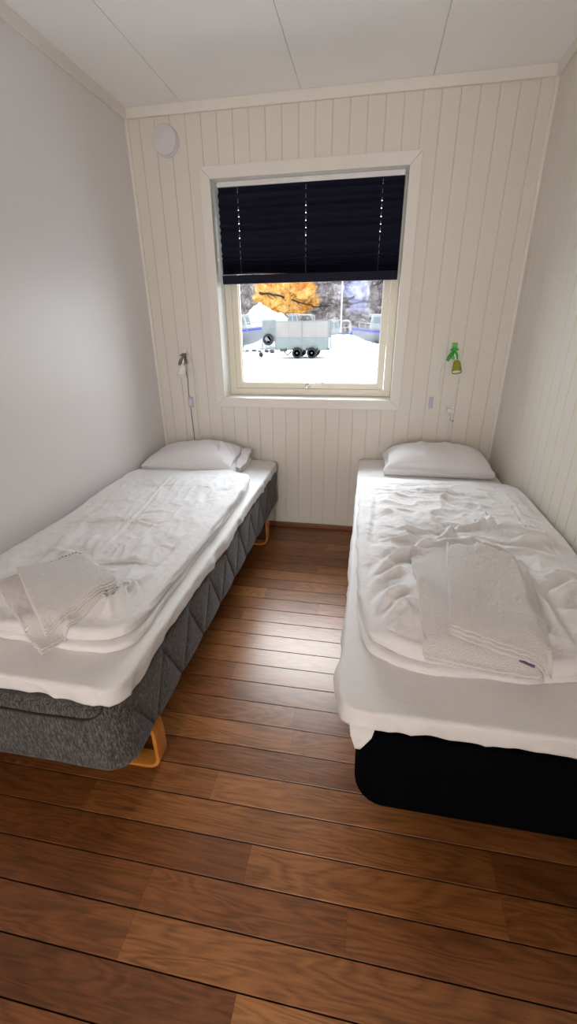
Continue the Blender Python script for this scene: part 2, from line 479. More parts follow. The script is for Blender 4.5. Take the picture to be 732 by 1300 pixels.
# unseen rear wall; doorway left open to admit the added fill light
s = B(); s.box(0, YB - .1, 0, .55, YB, H); s.box(1.40, YB - .1, 0, W, YB, H); s.box(.55, YB - .1, 2.02, 1.40, YB, H)
tag(s.build('wall_front', M['left']), kind='structure')
d = thing('door_1', (.55, YB, 0), kind='structure')
o = B().box(.85, -.90, .01, .89, -.10, 2.0).build('door_leaf', M['trim'], d, bevel=.004)
s = B(); s.box(-.07, 0, 0, .0, .018, 2.09); s.box(.85, 0, 0, .92, .018, 2.09); s.box(-.0, 0, 2.02, .85, .018, 2.09); s.build('door_casing', M['trim'], d, bevel=.002)
s = B(); s.lathe([(.024, 0), (.024, .008), (.010, .01), (.010, .045)], (.85, -.82, 1.02), (-1, 0, 0), 20); s.tube([(.808, -.82, 1.02), (.808, -.70, 1.02)], .009); s.build('door_handle', M['chrome'], d, True)

# ceiling: boards with narrow joints
s = B(); js = [-.304, .326, .956, 1.586, 2.216]
g = .0018
for a, b in zip(js[:-1], js[1:]):
    a2, b2 = max(a + g, 0), min(b - g, W)
    ends = [.18, -.89, -2.09, -3.29, YB] if js.index(a) % 2 else [.18, -1.49, -2.69, YB]
    for y1, y0 in zip(ends[:-1], ends[1:]):
        s.box(a2, y0 + g, H, b2, y1 - g, H + .012)
s.box(-.1, YB - .1, H + .008, W + .1, .2, H + .1)
tag(s.build('ceiling', M['ceil']), kind='structure')

# floor
J = {3: [.60, 1.785], 2: [.60, 1.136, 1.787], 1: [.89, 1.407], 0: [.89], -1: [1.178], 4: [.29, .975], 5: [.30, 1.6], 6: [1.19],
     7: [.30, 1.18], 8: [.893, 1.8], 9: [.893, 1.5], 10: [.3, 1.6], 14: [.60, 1.195], 13: [.824, 1.6], 18: [.55, 1.146], 19: [1.35], 11: [.6, 1.55], 12: [.5, 1.6]}
TONES = {-1: [.12, .85], 0: [.38, .68], 1: [.30, .40, .50], 2: [.25, .22, .62, .55], 3: [.35, .55, .30], 4: [.3, .5, .68], 5: [.3, .30, .4], 6: [.62, .58],
         7: [.35, .45, .30], 8: [.35, .25, .62], 9: [.4, .48, .42], 10: [.5, .6, .5], 11: [.45, .55, .5], 12: [.4, .60, .5], 13: [.35, .60, .55], 14: [.4, .45, .62]}
LIGHT = {24: .3, 23: .5, 22: .3, 21: .7, 20: .55, 19: .6, 18: .5}
s = B(); cols = []
rng = random.Random(3)
row = -18
floorV = []; floorF = []; colv = []
while True:
    y0 = Y0 + DW * row; y1 = y0 + DW
    if y0 > 0: break
    y1 = min(y1, 0.0)
    jj = sorted(J.get(row, [rng.uniform(.1, .6) + .6 * k for k in range(0, 4)]))
    jj = [x for x in jj if 0 < x < W]
    ends = [0.0] + jj + [W]
    last = None
    for a, b in zip(ends[:-1], ends[1:]):
        tone = rng.choice([.22, .34, .46, .58, .7, .85]) + rng.uniform(-.05, .05)
        if last is not None and abs(tone - last) < .12: tone = (tone + .4) % 1
        if row in TONES: tone = TONES[row][min(ends.index(a), len(TONES[row]) - 1)] + rng.uniform(-.03, .03)
        last = tone
        if row in LIGHT: tone = LIGHT[row] + rng.uniform(-.15, .15)
        g2 = 0; e = .0024
        a2, b2, c2, d2 = a + .0002, b - .0002, y0 + e, y1 - e
        ch = .0011; z = 0.0
        k = len(floorV)
        floorV += [(a2, c2, z), (b2, c2, z), (b2, d2, z), (a2, d2, z),
                   (a2, c2 - ch, z - .0016), (b2, c2 - ch, z - .0016), (b2, d2 + ch, z - .0016), (a2, d2 + ch, z - .0016),
                   (a2, c2 - ch, z - .006), (b2, c2 - ch, z - .006), (b2, d2 + ch, z - .006), (a2, d2 + ch, z - .006)]
        floorF += [(k, k + 1, k + 2, k + 3), (k + 4, k + 5, k + 1, k), (k + 3, k + 2, k + 6, k + 7), (k + 8, k + 9, k + 5, k + 4), (k + 7, k + 6, k + 10, k + 11)]
        colv += [(min(max(tone, 0), 1), rng.random(), rng.random(), 1)] * 12
    row += 1
k = len(floorV); zb = -.006
floorV += [(0, YB, zb), (W, YB, zb), (W, .18, zb), (0, .18, zb), (0, YB, -.05), (W, YB, -.05), (W, .18, -.05), (0, .18, -.05)]
floorF += [(k, k + 1, k + 2, k + 3), (k + 4, k + 7, k + 6, k + 5), (k, k + 4, k + 5, k + 1), (k + 3, k + 2, k + 6, k + 7)]; colv += [(0, 0, 0, 1)] * 8
fl = mk('floor', floorV, floorF, M['floor'], None, False); fl.data.materials.append(M['gap'])
mi = [0] * len(floorF)
for i in range(4): mi[-1 - i] = 1
for i in range(0, len(floorF) - 4, 5): mi[i + 3] = mi[i + 4] = 1
fl.data.polygons.foreach_set('material_index', mi)
ca = fl.data.color_attributes.new('plank', 'FLOAT_COLOR', 'POINT'); ca.data.foreach_set('color', [c for v in colv for c in v])
tag(fl, kind='structure')

# mouldings, corner strips, skirting
mh = .047
def trim(n, box, m='trim', bev=.003): return tag(B().box(*box).build(n, M[m], bevel=bev), kind='structure')
trim('trim_1', (0, -.014, H - mh, W, 0, H)); trim('trim_2', (0, YB, H - mh - .004, .014, -.0145, H)); trim('trim_3', (W - .014, YB, H - mh, W, -.0145, H))
def quarter(n, x, sx):
    r = .015; V = []; 
    for z in (.03, H - mh - .001):
        V.append((x, 0, z))
        for k in range(7):
            a = k / 6 * PI / 2; V.append((x + sx * r * math.cos(a), -r * math.sin(a), z))
    F = [tuple(range(8)), tuple(range(15, 7, -1))] + [(k, (k + 1) % 8, 8 + (k + 1) % 8, 8 + k) for k in range(8)]
    s = B(); s.add(V, F); return tag(s.build(n, M['trim'], smooth=True), kind='structure')
quarter('trim_4', 0, 1); quarter('trim_5', W, -1)
trim('baseboard_back', (0, -.014, 0, W, 0, .032), 'basebd', .003)
trim('baseboard_left', (0, YB, 0, .012, -.015, .032), 'basebd', .003); trim('baseboard_right', (W - .012, YB, 0, W, -.015, .032), 'basebd', .003)

# ------------------------------------------------------------------ window
win = thing('window_1', (0, 0, 0), kind='structure')
s = B()  # mitred casing, four boards
cw, ct = .058, .016
O = (WX0 - cw, WZ0 - cw, WX1 + cw, WZ1 + cw); I = (WX0, WZ0, WX1, WZ1); e = .0007
def board(p, q, r_, t_):
    V = [(x, y, z) for y in (-ct, 0) for x, z in (p, q, r_, t_)]
    s.add(V, [(0, 1, 2, 3), (7, 6, 5, 4), (0, 4, 5, 1), (1, 5, 6, 2), (2, 6, 7, 3), (3, 7, 4, 0)])
def casing(n, quad):
    b = B(); V = [(x, y, z) for y in (-ct, -.0003) for x, z in quad]
    b.add(V, [(0, 1, 2, 3), (7, 6, 5, 4), (0, 4, 5, 1), (1, 5, 6, 2), (2, 6, 7, 3), (3, 7, 4, 0)])
    return b.build('casing_board', M['trim'], win, bevel=.0015)
casing('t', [(O[0] + e, O[3]), (O[2] - e, O[3]), (I[2] - e, I[3]), (I[0] + e, I[3])])
casing('b', [(O[0] + e, O[1]), (O[2] - e, O[1]), (I[2] - e, I[1]), (I[0] + e, I[1])])
casing('l', [(O[0], O[1] + e), (O[0], O[3] - e), (I[0], I[3] - e), (I[0], I[1] + e)])
casing('r', [(O[2], O[1] + e), (O[2], O[3] - e), (I[2], I[3] - e), (I[2], I[1] + e)])
s = B(); t_ = .012   # reveal liner
s.box(WX0 - t_, 0, WZ0 - t_, WX0, .20, WZ1 + t_); s.box(WX1, 0, WZ0 - t_, WX1 + t_, .20, WZ1 + t_)
s.box(WX0, 0, WZ0 - t_, WX1, .20, WZ0); s.box(WX0, 0, WZ1, WX1, .20, WZ1 + t_)
s.build('window_liner', M['liner'], win)
def rectframe(x0, z0, x1, z1, w, y0, y1, wz=None):
    wz = wz or w; b = B()
    b.box(x0, y0, z0, x0 + w, y1, z1); b.box(x1 - w, y0, z0, x1, y1, z1)
    b.box(x0 + w, y0, z0, x1 - w, y1, z0 + wz); b.box(x0 + w, y0, z1 - wz, x1 - w, y1, z1); return b
rectframe(WX0 + .001, WZ0 + .001, WX1 - .001, WZ1 - .001, .043, .125, .178).build('window_frame', M['frame'], win, bevel=.0025)
rectframe(WX0 + .047, WZ0 + .047, WX1 - .047, WZ1 - .047, .038, .118, .165, .036).build('sash', M['frame'], win, bevel=.003)
gx0, gz0, gx1, gz1 = WX0 + .084, WZ0 + .082, WX1 - .084, WZ1 - .082
rectframe(gx0, gz0, gx1, gz1, .006, .138, .155).build('glazing_bead', M['liner'], win)
B().box(gx0 + .002, .150, gz0 + .002, gx1 - .002, .154, gz1 - .002).build('glass_pane', M['glass'], win)
s = B(); s.lathe([(.017, 0), (.017, .006), (.008, .009), (.008, .03)], (.985, .118, .962), (0, -1, 0), 20)
s.tube([(.985, .09, .962), (.995, .088, .966), (1.012, .087, .982), (1.03, .087, .985), (1.09, .087, .986)], [.0085, .008, .0075, .007, .0075], 12)
h_ = s.build('sash_handle', M['chrome'], win, True); h_['label'] = 'chrome window handle'

# ------------------------------------------------------------------ pleated blind
bl = thing('pleated_blind', (.985, .05, 2.06), 'dark navy pleated blind pulled halfway down inside the window opening', 'blind')
bx0, bx1, by = .476 - .985, 1.496 - .985, 0.0
B().box(bx0, -.014, -.022, bx1, .014, .003).build('top_rail', M['plastic'], bl, bevel=.002)
zt, zb = 2.043 - 2.06, 1.648 - 2.06
zz = []; z = zt; i = 0; p = .0185
rg = random.Random(5)
while z > zb:
    dp = .0095 * (1 if i % 2 else -1) * (1 + rg.uniform(-.25, .25)); zz.append((z, dp)); 
    p = .0185 if z > zb + .09 else (.011 if z > zb + .03 else .006)
    z -= p * (1 + rg.uniform(-.2, .2)); i += 1
while z > 1.606 - 2.06: zz.append((z, .010 * (1 if i % 2 else -1))); z -= .0042; i += 1
cords = [.590 - .985, .975 - .985, 1.385 - .985]; hw = .0022
bxs = [bx0]
for c in cords: bxs += [c - hw, c + hw]
bxs.append(bx1)
fine = []
for a, b in zip(bxs[:-1], bxs[1:]):
    n = max(1, int((b - a) / .03)); fine += [a + (b - a) * k / n for k in range(n)]
fine.append(bx1); hole = {round(c - hw, 5) for c in cords}
V = []; F = []; rows = []
full = []
for k, (z, dp) in enumerate(zz[:-1]):
    z2, d2 = zz[k + 1]
    full.append((z, dp))
    if z - z2 > .013 and k % 2 == 1:
        for f in (.40, .64): full.append((z + (z2 - z) * f, dp + (d2 - dp) * f, f == .40))
full.append(zz[-1])
for q in full:
    z, dp = q[0], q[1]
    for x in fine:
        wob = .0022 * float(vnoise(x * 3.1, z * 16, 0, 4)) + .0016 * float(vnoise(x * 9, z * 30, 0, 9))
        V.append((x, dp + wob, z + .0035 * float(vnoise(x * 2.2, z * 9, 2, 6))))
n = len(fine)
for r_ in range(len(full) - 1):
    for c in range(n - 1):
        if len(full[r_]) == 3 and full[r_][2] and round(fine[c], 5) in hole: continue
        F.append((r_ * n + c, r_ * n + c + 1, (r_ + 1) * n + c + 1, (r_ + 1) * n + c))
mk('blind_fabric', V, F, M['blind'], bl, False)
B().box(bx0, -.013, 1.561 - 2.06, bx1, .013, 1.607 - 2.06).build('bottom_rail', M['blind'], bl, bevel=.003)
for x in cords: B().tube([(x, .0, -.02), (x, .0, 1.59 - 2.06)], .0006, 5).build('cord', M['plastic'], bl)

# ------------------------------------------------------------------ wall fittings
v = thing('air_vent', (.222, 0, 2.247), 'round white air vent high on the back wall', 'vent')
B().lathe([(.072, .0005), (.072, .006), (.068, .010), (.055, .012), (.05, .008)], (0, 0, 0), (0, -1, 0), 48).build('vent_ring', M['vent'], v, True)
B().lathe([(.010, .008), (.010, .02), (.060, .021), (.0675, .024), (.0685, .027), (.066, .030), (.04, .032), (.0, .0325)], (0, 0, 0), (0, -1, 0), 48).build('vent_disc', M['vent'], v, True)

def reading_lamp(x, z, label, mats, tilt):
    mb, mj, mshade = mats
    r = thing('reading_lamp', (x, 0, z), label, 'lamp')
    s = B(); s.box(-.014, -.012, -.045, .014, -.0005, .045); s.build('wall_bracket', mb, r, bevel=.004)
    s = B(); s.box(-.011, -.034, -.01, .011, -.012, .02)
    s.tube([(-.004, -.028, .0), (-.026, -.034, -.028), (-.034, -.034, -.052)], [.007, .010, .009], 10)
    s.tube([(.002, -.03, .004), (.014, -.04, -.02), (.016, -.042, -.042)], [.006, .007, .006], 10)
    s.tube([(-.024, -.03, .008), (.02, -.03, .010)], .0042, 8)
    s.build('clamp', mj, r, True)
    s = B(); s.tube([(.0, -.036, -.012), (.002 + tilt, -.042, -.056)], .0055, 10); s.build('joint', M['chrome'], r, True)
    ax = Vector((tilt * 3.2, -.55, -1)).normalized(); o = Vector((.004 + tilt, -.043, -.052))
    B().lathe([(.002, -.004), (.013, -.002), (.018, .006), (.0215, .02), (.0265, .05), (.0275, .066), (.026, .066), (.023, .05), (.019, .02), (.0, .018)], o, ax, 32).build('lamp_shade', mshade, r, True)
    B().lathe([(.0245, .058), (.0235, .061), (.0, .0625)], o, ax, 24).build('lamp_face', M['lampface'], r, True)
    return r
lamp_l = reading_lamp(.208, 1.155, 'small white reading lamp above the left bed pillow', (M['plastic'], M['darkmetal'], M['shadew']), -.012)
lamp_r = reading_lamp(1.845, 1.185, 'small green reading lamp above the right bed pillow', (M['lime'], M['green'], M['olive']), .012)
s = B()   # cables belong to their lamps
s.tube([(.005, -.03, .01), (.03, -.03, .0), (.045, -.016, -.04), (.056, -.006, -.10), (.058, -.004, -.2), (.054, -.004, -.34), (.05, -.004, -.55)], .0024, 6); s.build('power_cord', M['plastic'], lamp_l, True)
s = B(); s.tube([(.0, -.02, -.09), (.0, -.004, -.14), (-.004, -.004, -.22), (.0, -.004, -.30), (.006, -.004, -.55)], .0022, 6); s.build('switch_cord', M['darkmetal'], lamp_l, True)
s = B(); s.tube([(-.03, -.02, -.04), (-.055, -.006, -.08), (-.066, -.004, -.16), (-.05, -.004, -.24), (-.01, -.004, -.30), (.005, -.014, -.325)], .002, 6)
s.tube([(.02, -.02, -.04), (.045, -.006, -.10), (.055, -.004, -.17), (.035, -.004, -.24), (.025, -.012, -.32)], .002, 6)
s.build('power_cord', M['plastic'], lamp_r, True)
o = thing('wall_switch', (.213, 0, .868), 'small grey rocker switch below the white reading lamp', 'switch')
B().box(-.018, -.009, -.034, .018, -.0005, .034).build('switch_body', M['socket'], o, bevel=.004)
B().box(-.009, -.013, -.020, .009, -.0085, .020).build('rocker', M['vent'], o, bevel=.002)
o = thing('wall_switch', (1.752, 0, .892), 'small pale lilac switch left of the socket under the green lamp', 'switch')
B().box(-.012, -.008, -.034, .012, -.0005, .034).build('switch_body', M['socket'], o, bevel=.004)
B().box(-.006, -.012, -.018, .006, -.0075, .018).build('rocker', M['socket'], o, bevel=.002)
o = thing('power_socket', (1.868, 0, .852), 'small white wall socket with plug under the green reading lamp', 'socket')
B().box(-.024, -.010, -.022, .024, -.0005, .022).build('socket_body', M['plastic'], o, bevel=.004)
s = B(); s.lathe([(.0155, 0), (.0155, .016), (.012, .022), (.0, .023)], (-.009, -.010, 0), (0, -1, 0), 20); s.build('plug', M['plastic'], o, True)
s = B(); s.lathe([(.010, 0), (.010, .014), (.0, .015)], (.013, -.010, -.002), (0, -1, 0), 16); s.build('plug', M['plastic'], o, True)
s = B(); s.tube([(-.006, -.016, -.015), (.006, -.008, -.05), (.004, -.005, -.12), (-.004, -.004, -.30)], .0022, 6); s.tube([(.012, -.014, -.012), (.012, -.008, -.06)], .0022, 6)
s.build('hanging_cord', M['plastic'], o, True)
s = B(); s.lathe([(.004, 0), (.004, .008), (0, .009)], (.010, -.001, -.058), (0, -1, 0), 10); s.lathe([(.004, 0), (.004, .008), (0, .009)], (.024, -.001, -.066), (0, -1, 0), 10); s.build('cable_clip', M['darkmetal'], o, True)

# ------------------------------------------------------------------ beds
def rounded_box_prof(h, r, n=6, mid=14):
    p = [(-r + r * math.sin(a), r * (1 - math.cos(a))) for a in np.linspace(0, PI / 2, n)[1:]]
    p += [(0, r + (h - 2 * r) * k / mid) for k in range(1, mid + 1)]
    p += [(-r + r * math.cos(a), h - r + r * math.sin(a)) for a in np.linspace(0, PI / 2, n)[1:]]
    return [(o + r, d) for o, d in p]     # loop itself is inset by r

def bed_base(parent, x0, y0, x1, y1, z0, z1, m, quilt, rad):
    r = .022; P = rrect(x0 + r, y0 + r, x1 - r, y1 - r, (rad, rad, .02, .02), 50, 360 if quilt else 170)
    def side(x, y, z, f, N):
        o = np.zeros(x.shape)
        if quilt:
            s_ = y; t = (z - z0) / .2
            a = np.abs(np.sin(PI * (s_ / .21 + t * .5))); b = np.abs(np.sin(PI * (s_ / .21 - t * .5)))
            q = (np.minimum(a, b)) ** .28
            wt = np.clip((N[:, 0] - .7) * 4, 0, 1) + np.clip((-N[:, 0] - .7) * 4, 0, 1)
            o = wt * (q - 1) * .010 * np.clip(f * 6, 0, 1) + .0015 * vnoise(x * 9, y * 9, z * 9, 3)
        return o
    # sample the long sides finely for the quilting
    V, F = slab(P, lambda X, Y: np.full(X.shape, z1 - 2 * r), lambda X, Y, e: np.zeros(X.shape), r,
                prof=rounded_box_prof(z1 - z0, r, 6, 40 if quilt else 20), side=side)
    return mk('base', V, F, m, parent)

# --- left bed
bed1 = thing('single_bed', (0, 0, 0), 'bed with quilted charcoal grey base and orange bentwood legs along the left wall', 'bed')
b1 = bed_base(bed1, .015, -2.064, .80, -.03, .198, .440, M['melange'], True, .055)
b1['label'] = 'charcoal grey melange upholstered base'
s = B()  # seam piping round the foot end
pp = []
for x in np.linspace(.04, .68, 24): pp.append((x, -2.0665, .400 + .0012 * math.sin(x * 30)))
for a in np.linspace(0, PI / 2, 8)[1:]: pp.append((.68 + .075 * math.sin(a), -2.0665 + .03 * (1 - math.cos(a)) * .6, .400 + .036 * (1 - math.cos(a))))
s.tube(pp, .0035, 8); s.build('piping', M['piping'], bed1, True)
def bent_leg(parent, y, xa, xb, z1, m):
    """flat bentwood loop standing across the bed"""
    s = B(); w = .028; t = .0065; r = .045; path = [(xa - .008, z1)]
    path.append((xa, z1 - .05)); path.append((xa, r + .01))
    for a in np.linspace(0, PI / 2, 8): path.append((xa - r + r * math.cos(a), t + r - r * math.sin(a)))
    for a in np.linspace(0, PI / 2, 8): path.append((xb + r - r * math.sin(a), t + r - r * math.cos(a)))
    path.append((xb, r + .01)); path.append((xb + .008, z1))
    V = []; F = []
    for i, (x, z) in enumerate(path):
        x0, z0 = path[max(i - 1, 0)]; x2, z2 = path[min(i + 1, len(path) - 1)]
        dx, dz = x2 - x0, z2 - z0; l = math.hypot(dx, dz) or 1; nx, nz = dz / l * t, -dx / l * t
        V += [(x + nx, y - w, z + nz), (x + nx, y + w, z + nz), (x - nx, y + w, z - nz), (x - nx, y - w, z - nz)]
    for i in range(len(path) - 1):
        for k in range(4): F.append((i * 4 + k, i * 4 + (k + 1) % 4, i * 4 + 4 + (k + 1) % 4, i * 4 + 4 + k))
    F += [(0, 1, 2, 3), tuple((len(path) - 1) * 4 + k for k in (3, 2, 1, 0))]
    s.add(V, F); return s.build('leg', m, parent, True, bevel=.0015)
for y in (-1.872, -.30):
    bent_leg(bed1, y, .782, .60, .199, M['bentwood']); bent_leg(bed1, y, .22, .04, .199, M['bentwood'])

# --- right bed (stands very slightly askew)
bed2 = thing('single_bed', (0, 0, 0), 'bed with plain black upholstered base along the right panelled wall', 'bed')
b2 = bed_base(bed2, 1.405, -2.042, 2.128, -.03, .216, .470, M['blackfab'], False, .05)
b2['label'] = 'black upholstered base'
for x, y in ((1.50, -1.50), (2.04, -1.50), (1.50, -.30), (2.04, -.30)):
    B().lathe([(.020, 0), (.021, .004), (.026, .2165)], (x, y, 0), (0, 0, 1), 20).build('leg', M['rubber'], bed2, True)

# --- sheets (fitted over the topper)
def sheet(label, P, z0, th, seed, side_extra=None, hfun=None):
    r = .011
    def h(X, Y, e):
        return .006 * np.clip(e / .1, 0, 1) + .0030 * vnoise(X * 5, Y * 5, 0, seed) + .0015 * ridged(X * 9, Y * 9, seed + 1) * np.clip(e / .05, 0, 1) + (hfun(X, Y) if hfun else 0)
    def side(x, y, z, f, N):
        s_ = x * 1.3 - y
        o = (.004 * vnoise(s_ * 16, z * 9, 0, seed) + .006 * ridged(s_ * 16 + z * 9, z * 10, seed + 5)) * min(1, f * 2.5)
        if side_extra: o = o + side_extra(x, y, z, f, N)
        return o
    prof = [(r * math.sin(a), r * (1 - math.cos(a))) for a in np.linspace(0, PI / 2, 7)[1:]]
    n = 7; prof += [(r, r + (th - r) * k / n) for k in range(1, n + 1)]
    prof += [(r - .016, th + .004)]
    V, F = slab(P, lambda X, Y: np.full(X.shape, z0 + th - 2 * r), h, r, prof=prof, side=side)
    # wavy lower hem
    npb = P.shape[0] * P.shape[1]; nl = (len(V) - npb) // len(prof)
    for k in range(len(prof)):
        sl = slice(npb + k * nl, npb + (k + 1) * nl); f = min(1, prof[k][1] / th); A = V[sl]
        A[:, 2] += f * f * (.007 * vnoise((A[:, 0] * 1.2 - A[:, 1]) * 7, 0, 0, seed + 8) + .003 * vnoise((A[:, 0] * 1.2 - A[:, 1]) * 19, 0, 0, seed + 9))
    o = mk('fitted_sheet', V, F, M['sheet']); return tag(o, label, 'sheet')
P = rrect(.030, -2.030, .792, -.035, (.05, .035, .05, .04), 90, 220)
sh1 = sheet('white fitted sheet stretched over the grey-based left bed', P, .443, .050, 11)
P = coons([(1.375, -2.010), (1.40, -2.026), (1.7, -2.024), (2.09, -2.022), (2.112, -2.00)], [(1.356, -.045), (1.38, -.035), (2.09, -.035), (2.112, -.045)],
          [(1.375, -2.010), (1.366, -1.98), (1.366, -1.85), (1.366, -1.5), (1.362, -1.0), (1.352, -.2), (1.352, -.05), (1.356, -.045)], [(2.112, -2.0), (2.114, -.3), (2.112, -.045)], 90, 220, 2)
def drape2(x, y, z, f, N):
    left = np.clip(-N[:, 0], 0, 1); front = np.clip(-N[:, 1], 0, 1)
    return left * (.004 * f - .012 * f * np.clip((y + .9) / .5, 0, 1)) + .010 * np.exp(-((y + 1.9) / .06) ** 2) * left * math.sin(PI * min(1, f)) - .004 * front * f
sh2 = sheet('white sheet hanging over the edge of the black-based right bed', P, .477, .055, 23, drape2)
# hanging corner tip of that sheet
c_ = []
for i in range(13):
    u = i / 12; tipx = 1.404
    for j in range(9):
        v_ = j / 8; xa = 1.378 + .075 * u; q = v_ ** 1.2
        c_.append((xa * (1 - q) + (tipx + .012 * (u - .4)) * q, -1.985 - .066 * min(1, v_ * 2.2) - .005 * math.sin(u * 9) * v_ * (1 - v_), .515 - .083 * v_))
Fc = [(i * 9 + j, i * 9 + j + 1, i * 9 + j + 10, i * 9 + j + 9) for i in range(12) for j in range(8)]
me = bpy.data.meshes.new('sheet_corner'); me.from_pydata(c_, [], Fc); me.update()
o = link('sheet_corner', me, M['sheet'], sh2); md = o.modifiers.new('s', 'SOLIDIFY'); md.thickness = .0015

# ------------------------------------------------------------------ duvets
CR2 = [([(1.402,-1.620),(1.479,-1.502),(1.594,-1.396),(1.700,-1.343),(1.798,-1.344)],.020,.020),
 ([(1.390,-1.723),(1.446,-1.613),(1.528,-1.563)],.016,.014), ([(1.646,-1.328),(1.742,-1.222),(1.873,-1.159)],.013,.014),
 ([(1.673,-1.449),(1.789,-1.387),(1.876,-1.416),(1.898,-1.511)],.015,.014), ([(1.885,-1.584),(1.893,-1.719),(1.895,-1.842)],.016,.014),
 ([(1.925,-1.626),(2.032,-1.542)],.014,.016), ([(1.900,-1.692),(1.99,-1.706),(2.08,-1.67)],.016,.012), ([(1.480,-1.481),(1.568,-1.445),(1.662,-1.451)],.014,.010),
 ([(1.610,-1.095),(1.706,-1.228),(1.705,-1.306)],.010,.010), ([(1.802,-1.156),(1.851,-1.204),(1.891,-1.184)],.009,.014),
 ([(1.859,-1.056),(1.869,-1.228)],.010,.014), ([(1.500,-.796),(1.718,-.854),(1.883,-.878),(1.985,-.907)],.012,.009),
 ([(1.486,-1.263),(1.654,-1.263),(1.757,-1.206)],.007,.009), ([(1.411,-1.126),(1.398,-1.450)],.014,.009), ([(1.424,-.871),(1.412,-1.218)],.013,.009),
 ([(1.436,-1.836),(1.498,-1.757),(1.543,-1.735)],.014,.012), ([(1.410,-1.800),(1.464,-1.703),(1.521,-1.677)],.016,.012),
 ([(1.907,-1.298),(2.006,-1.257),(2.091,-1.292)],.016,.014), ([(1.844,-1.332),(1.931,-1.363),(2.003,-1.395),(2.070,-1.445)],.016,.014),
 ([(2.0,-.960),(2.12,-1.008)],.013,.010), ([(1.614,-.882),(1.749,-.936),(1.859,-1.056)],.014,.011),
 ([(1.47,-.70),(1.62,-.72),(1.80,-.70)],.010,.006), ([(1.45,-1.35),(1.55,-1.33),(1.66,-1.36)],.010,.009)]
HEM2 = [[(1.986,-.619),(1.986,-.906),(1.988,-1.172)],[(2.014,-.614),(2.010,-.891),(2.008,-1.164)],[(2.023,-1.199),(2.026,-1.362),(2.048,-1.488)],[(2.045,-1.199),(2.048,-1.362),(2.07,-1.488)]]
CR1 = [([(.113,-1.292),(.332,-1.230),(.563,-1.259)],.008,.009), ([(.397,-1.145),(.546,-1.104)],.010,.009),
 ([(.441,-1.593),(.574,-1.563),(.718,-1.555)],.006,.008), ([(.05,-.77),(.294,-.784),(.510,-.780),(.764,-.786)],.006,.006),
 ([(.305,-.50),(.323,-.655),(.407,-1.265),(.439,-1.566)],.006,.007), ([(.701,-1.452),(.755,-1.149),(.765,-.900)],.018,.009),
 ([(.704,-1.657),(.710,-1.447),(.711,-1.250)],.016,.010), ([(.735,-1.818),(.740,-1.651),(.745,-1.551)],.012,.010),
 ([(.676,-1.812),(.695,-1.707),(.715,-1.609)],.008,.014), ([(.206,-1.370),(.261,-1.493),(.294,-1.681)],.020,.008),
 ([(.194,-1.219),(.244,-1.399),(.246,-1.496)],.018,.007), ([(.660,-1.898),(.675,-1.789),(.668,-1.709)],.010,.014),
 ([(.426,-1.299),(.454,-1.218),(.529,-1.187)],.010,.006), ([(.166,-1.583),(.251,-1.525),(.357,-1.537)],.014,.007),
 ([(.64,-1.70),(.705,-1.725),(.745,-1.79)],.006,.012), ([(.62,-1.745),(.69,-1.77),(.73,-1.84)],.006,.012), ([(.649,-.815),(.735,-.725)],.012,.010),
 ([(.333,-1.350),(.368,-1.506)],.014,.007), ([(.61,-1.79),(.665,-1.81),(.70,-1.87)],.006,.010), ([(.46,-1.865),(.56,-1.855),(.66,-1.80)],.007,.009), ([(.247,-1.781),(.254,-1.687),(.281,-1.606)],.016,.008),
 ([(.50,-1.28),(.56,-1.42),(.60,-1.56)],.018,.006), ([(.58,-.86),(.62,-1.0),(.64,-1.18)],.016,.006), ([(.10,-.95),(.14,-1.1),(.13,-1.25)],.018,.006)]

def duvet(label, P, z0, r, hf, side, m=M['duvet'], grow=None, seed=0):
    """a duvet folded in two: the lower fold peeps out under the upper one"""
    lo = .0145
    c = P.reshape(-1, 2).mean(0); Q = P.copy()
    if grow is not None:
        g_ = grow(P[..., 0], P[..., 1]); Q = P + g_
    Q = Q[::2, ::2]
    def sl(x, y, z, f, N): return .004 * vnoise((x - y) * 14, f * 2, 0, seed) + .004 * (ridged((x - y) * 12, f * 2, seed + 3) - .5) * math.sin(PI * f) + .010
    V0, F0 = slab(Q, lambda X, Y: np.full(X.shape, z0), lambda X, Y, e: -.002 + .002 * vnoise(X * 10, Y * 10, 0, seed), lo, side=sl, K=10)
    V0[:, 2] = np.maximum(V0[:, 2], z0)
    zb = z0 + 2 * lo - .004
    def base(X, Y): return zb + .005 * vnoise(X * 9, Y * 9, 0, seed + 7)
    V, F = slab(P, base, hf, r, side=side, K=14)
    V[:, 2] = np.maximum(V[:, 2], z0 + .008); k = len(V0)
    return tag(mk('folded_duvet', np.vstack([V0, V]), list(F0) + [tuple(i + k for i in f) for f in F], m), label, 'duvet')
r1 = .028; i_ = r1
P1 = coons([(.105, -1.86), (.14, -1.892), (.25, -1.905), (.46, -1.912), (.62, -1.905), (.70, -1.893), (.735, -1.868), (.745, -1.845)],
           [(.045, -.49), (.08, -.475), (.326, -.475), (.60, -.425), (.70, -.475), (.715, -.50)],
           [(.105, -1.86), (.092, -1.82), (.088, -1.2), (.065, -.75), (.04, -.53), (.045, -.49)],
           [(.745, -1.845), (.752, -1.80), (.748, -1.67), (.754, -1.46), (.760, -1.22), (.755, -.97), (.755, -.77), (.733, -.54), (.715, -.50)], 140, 250, 3)
top1 = .497
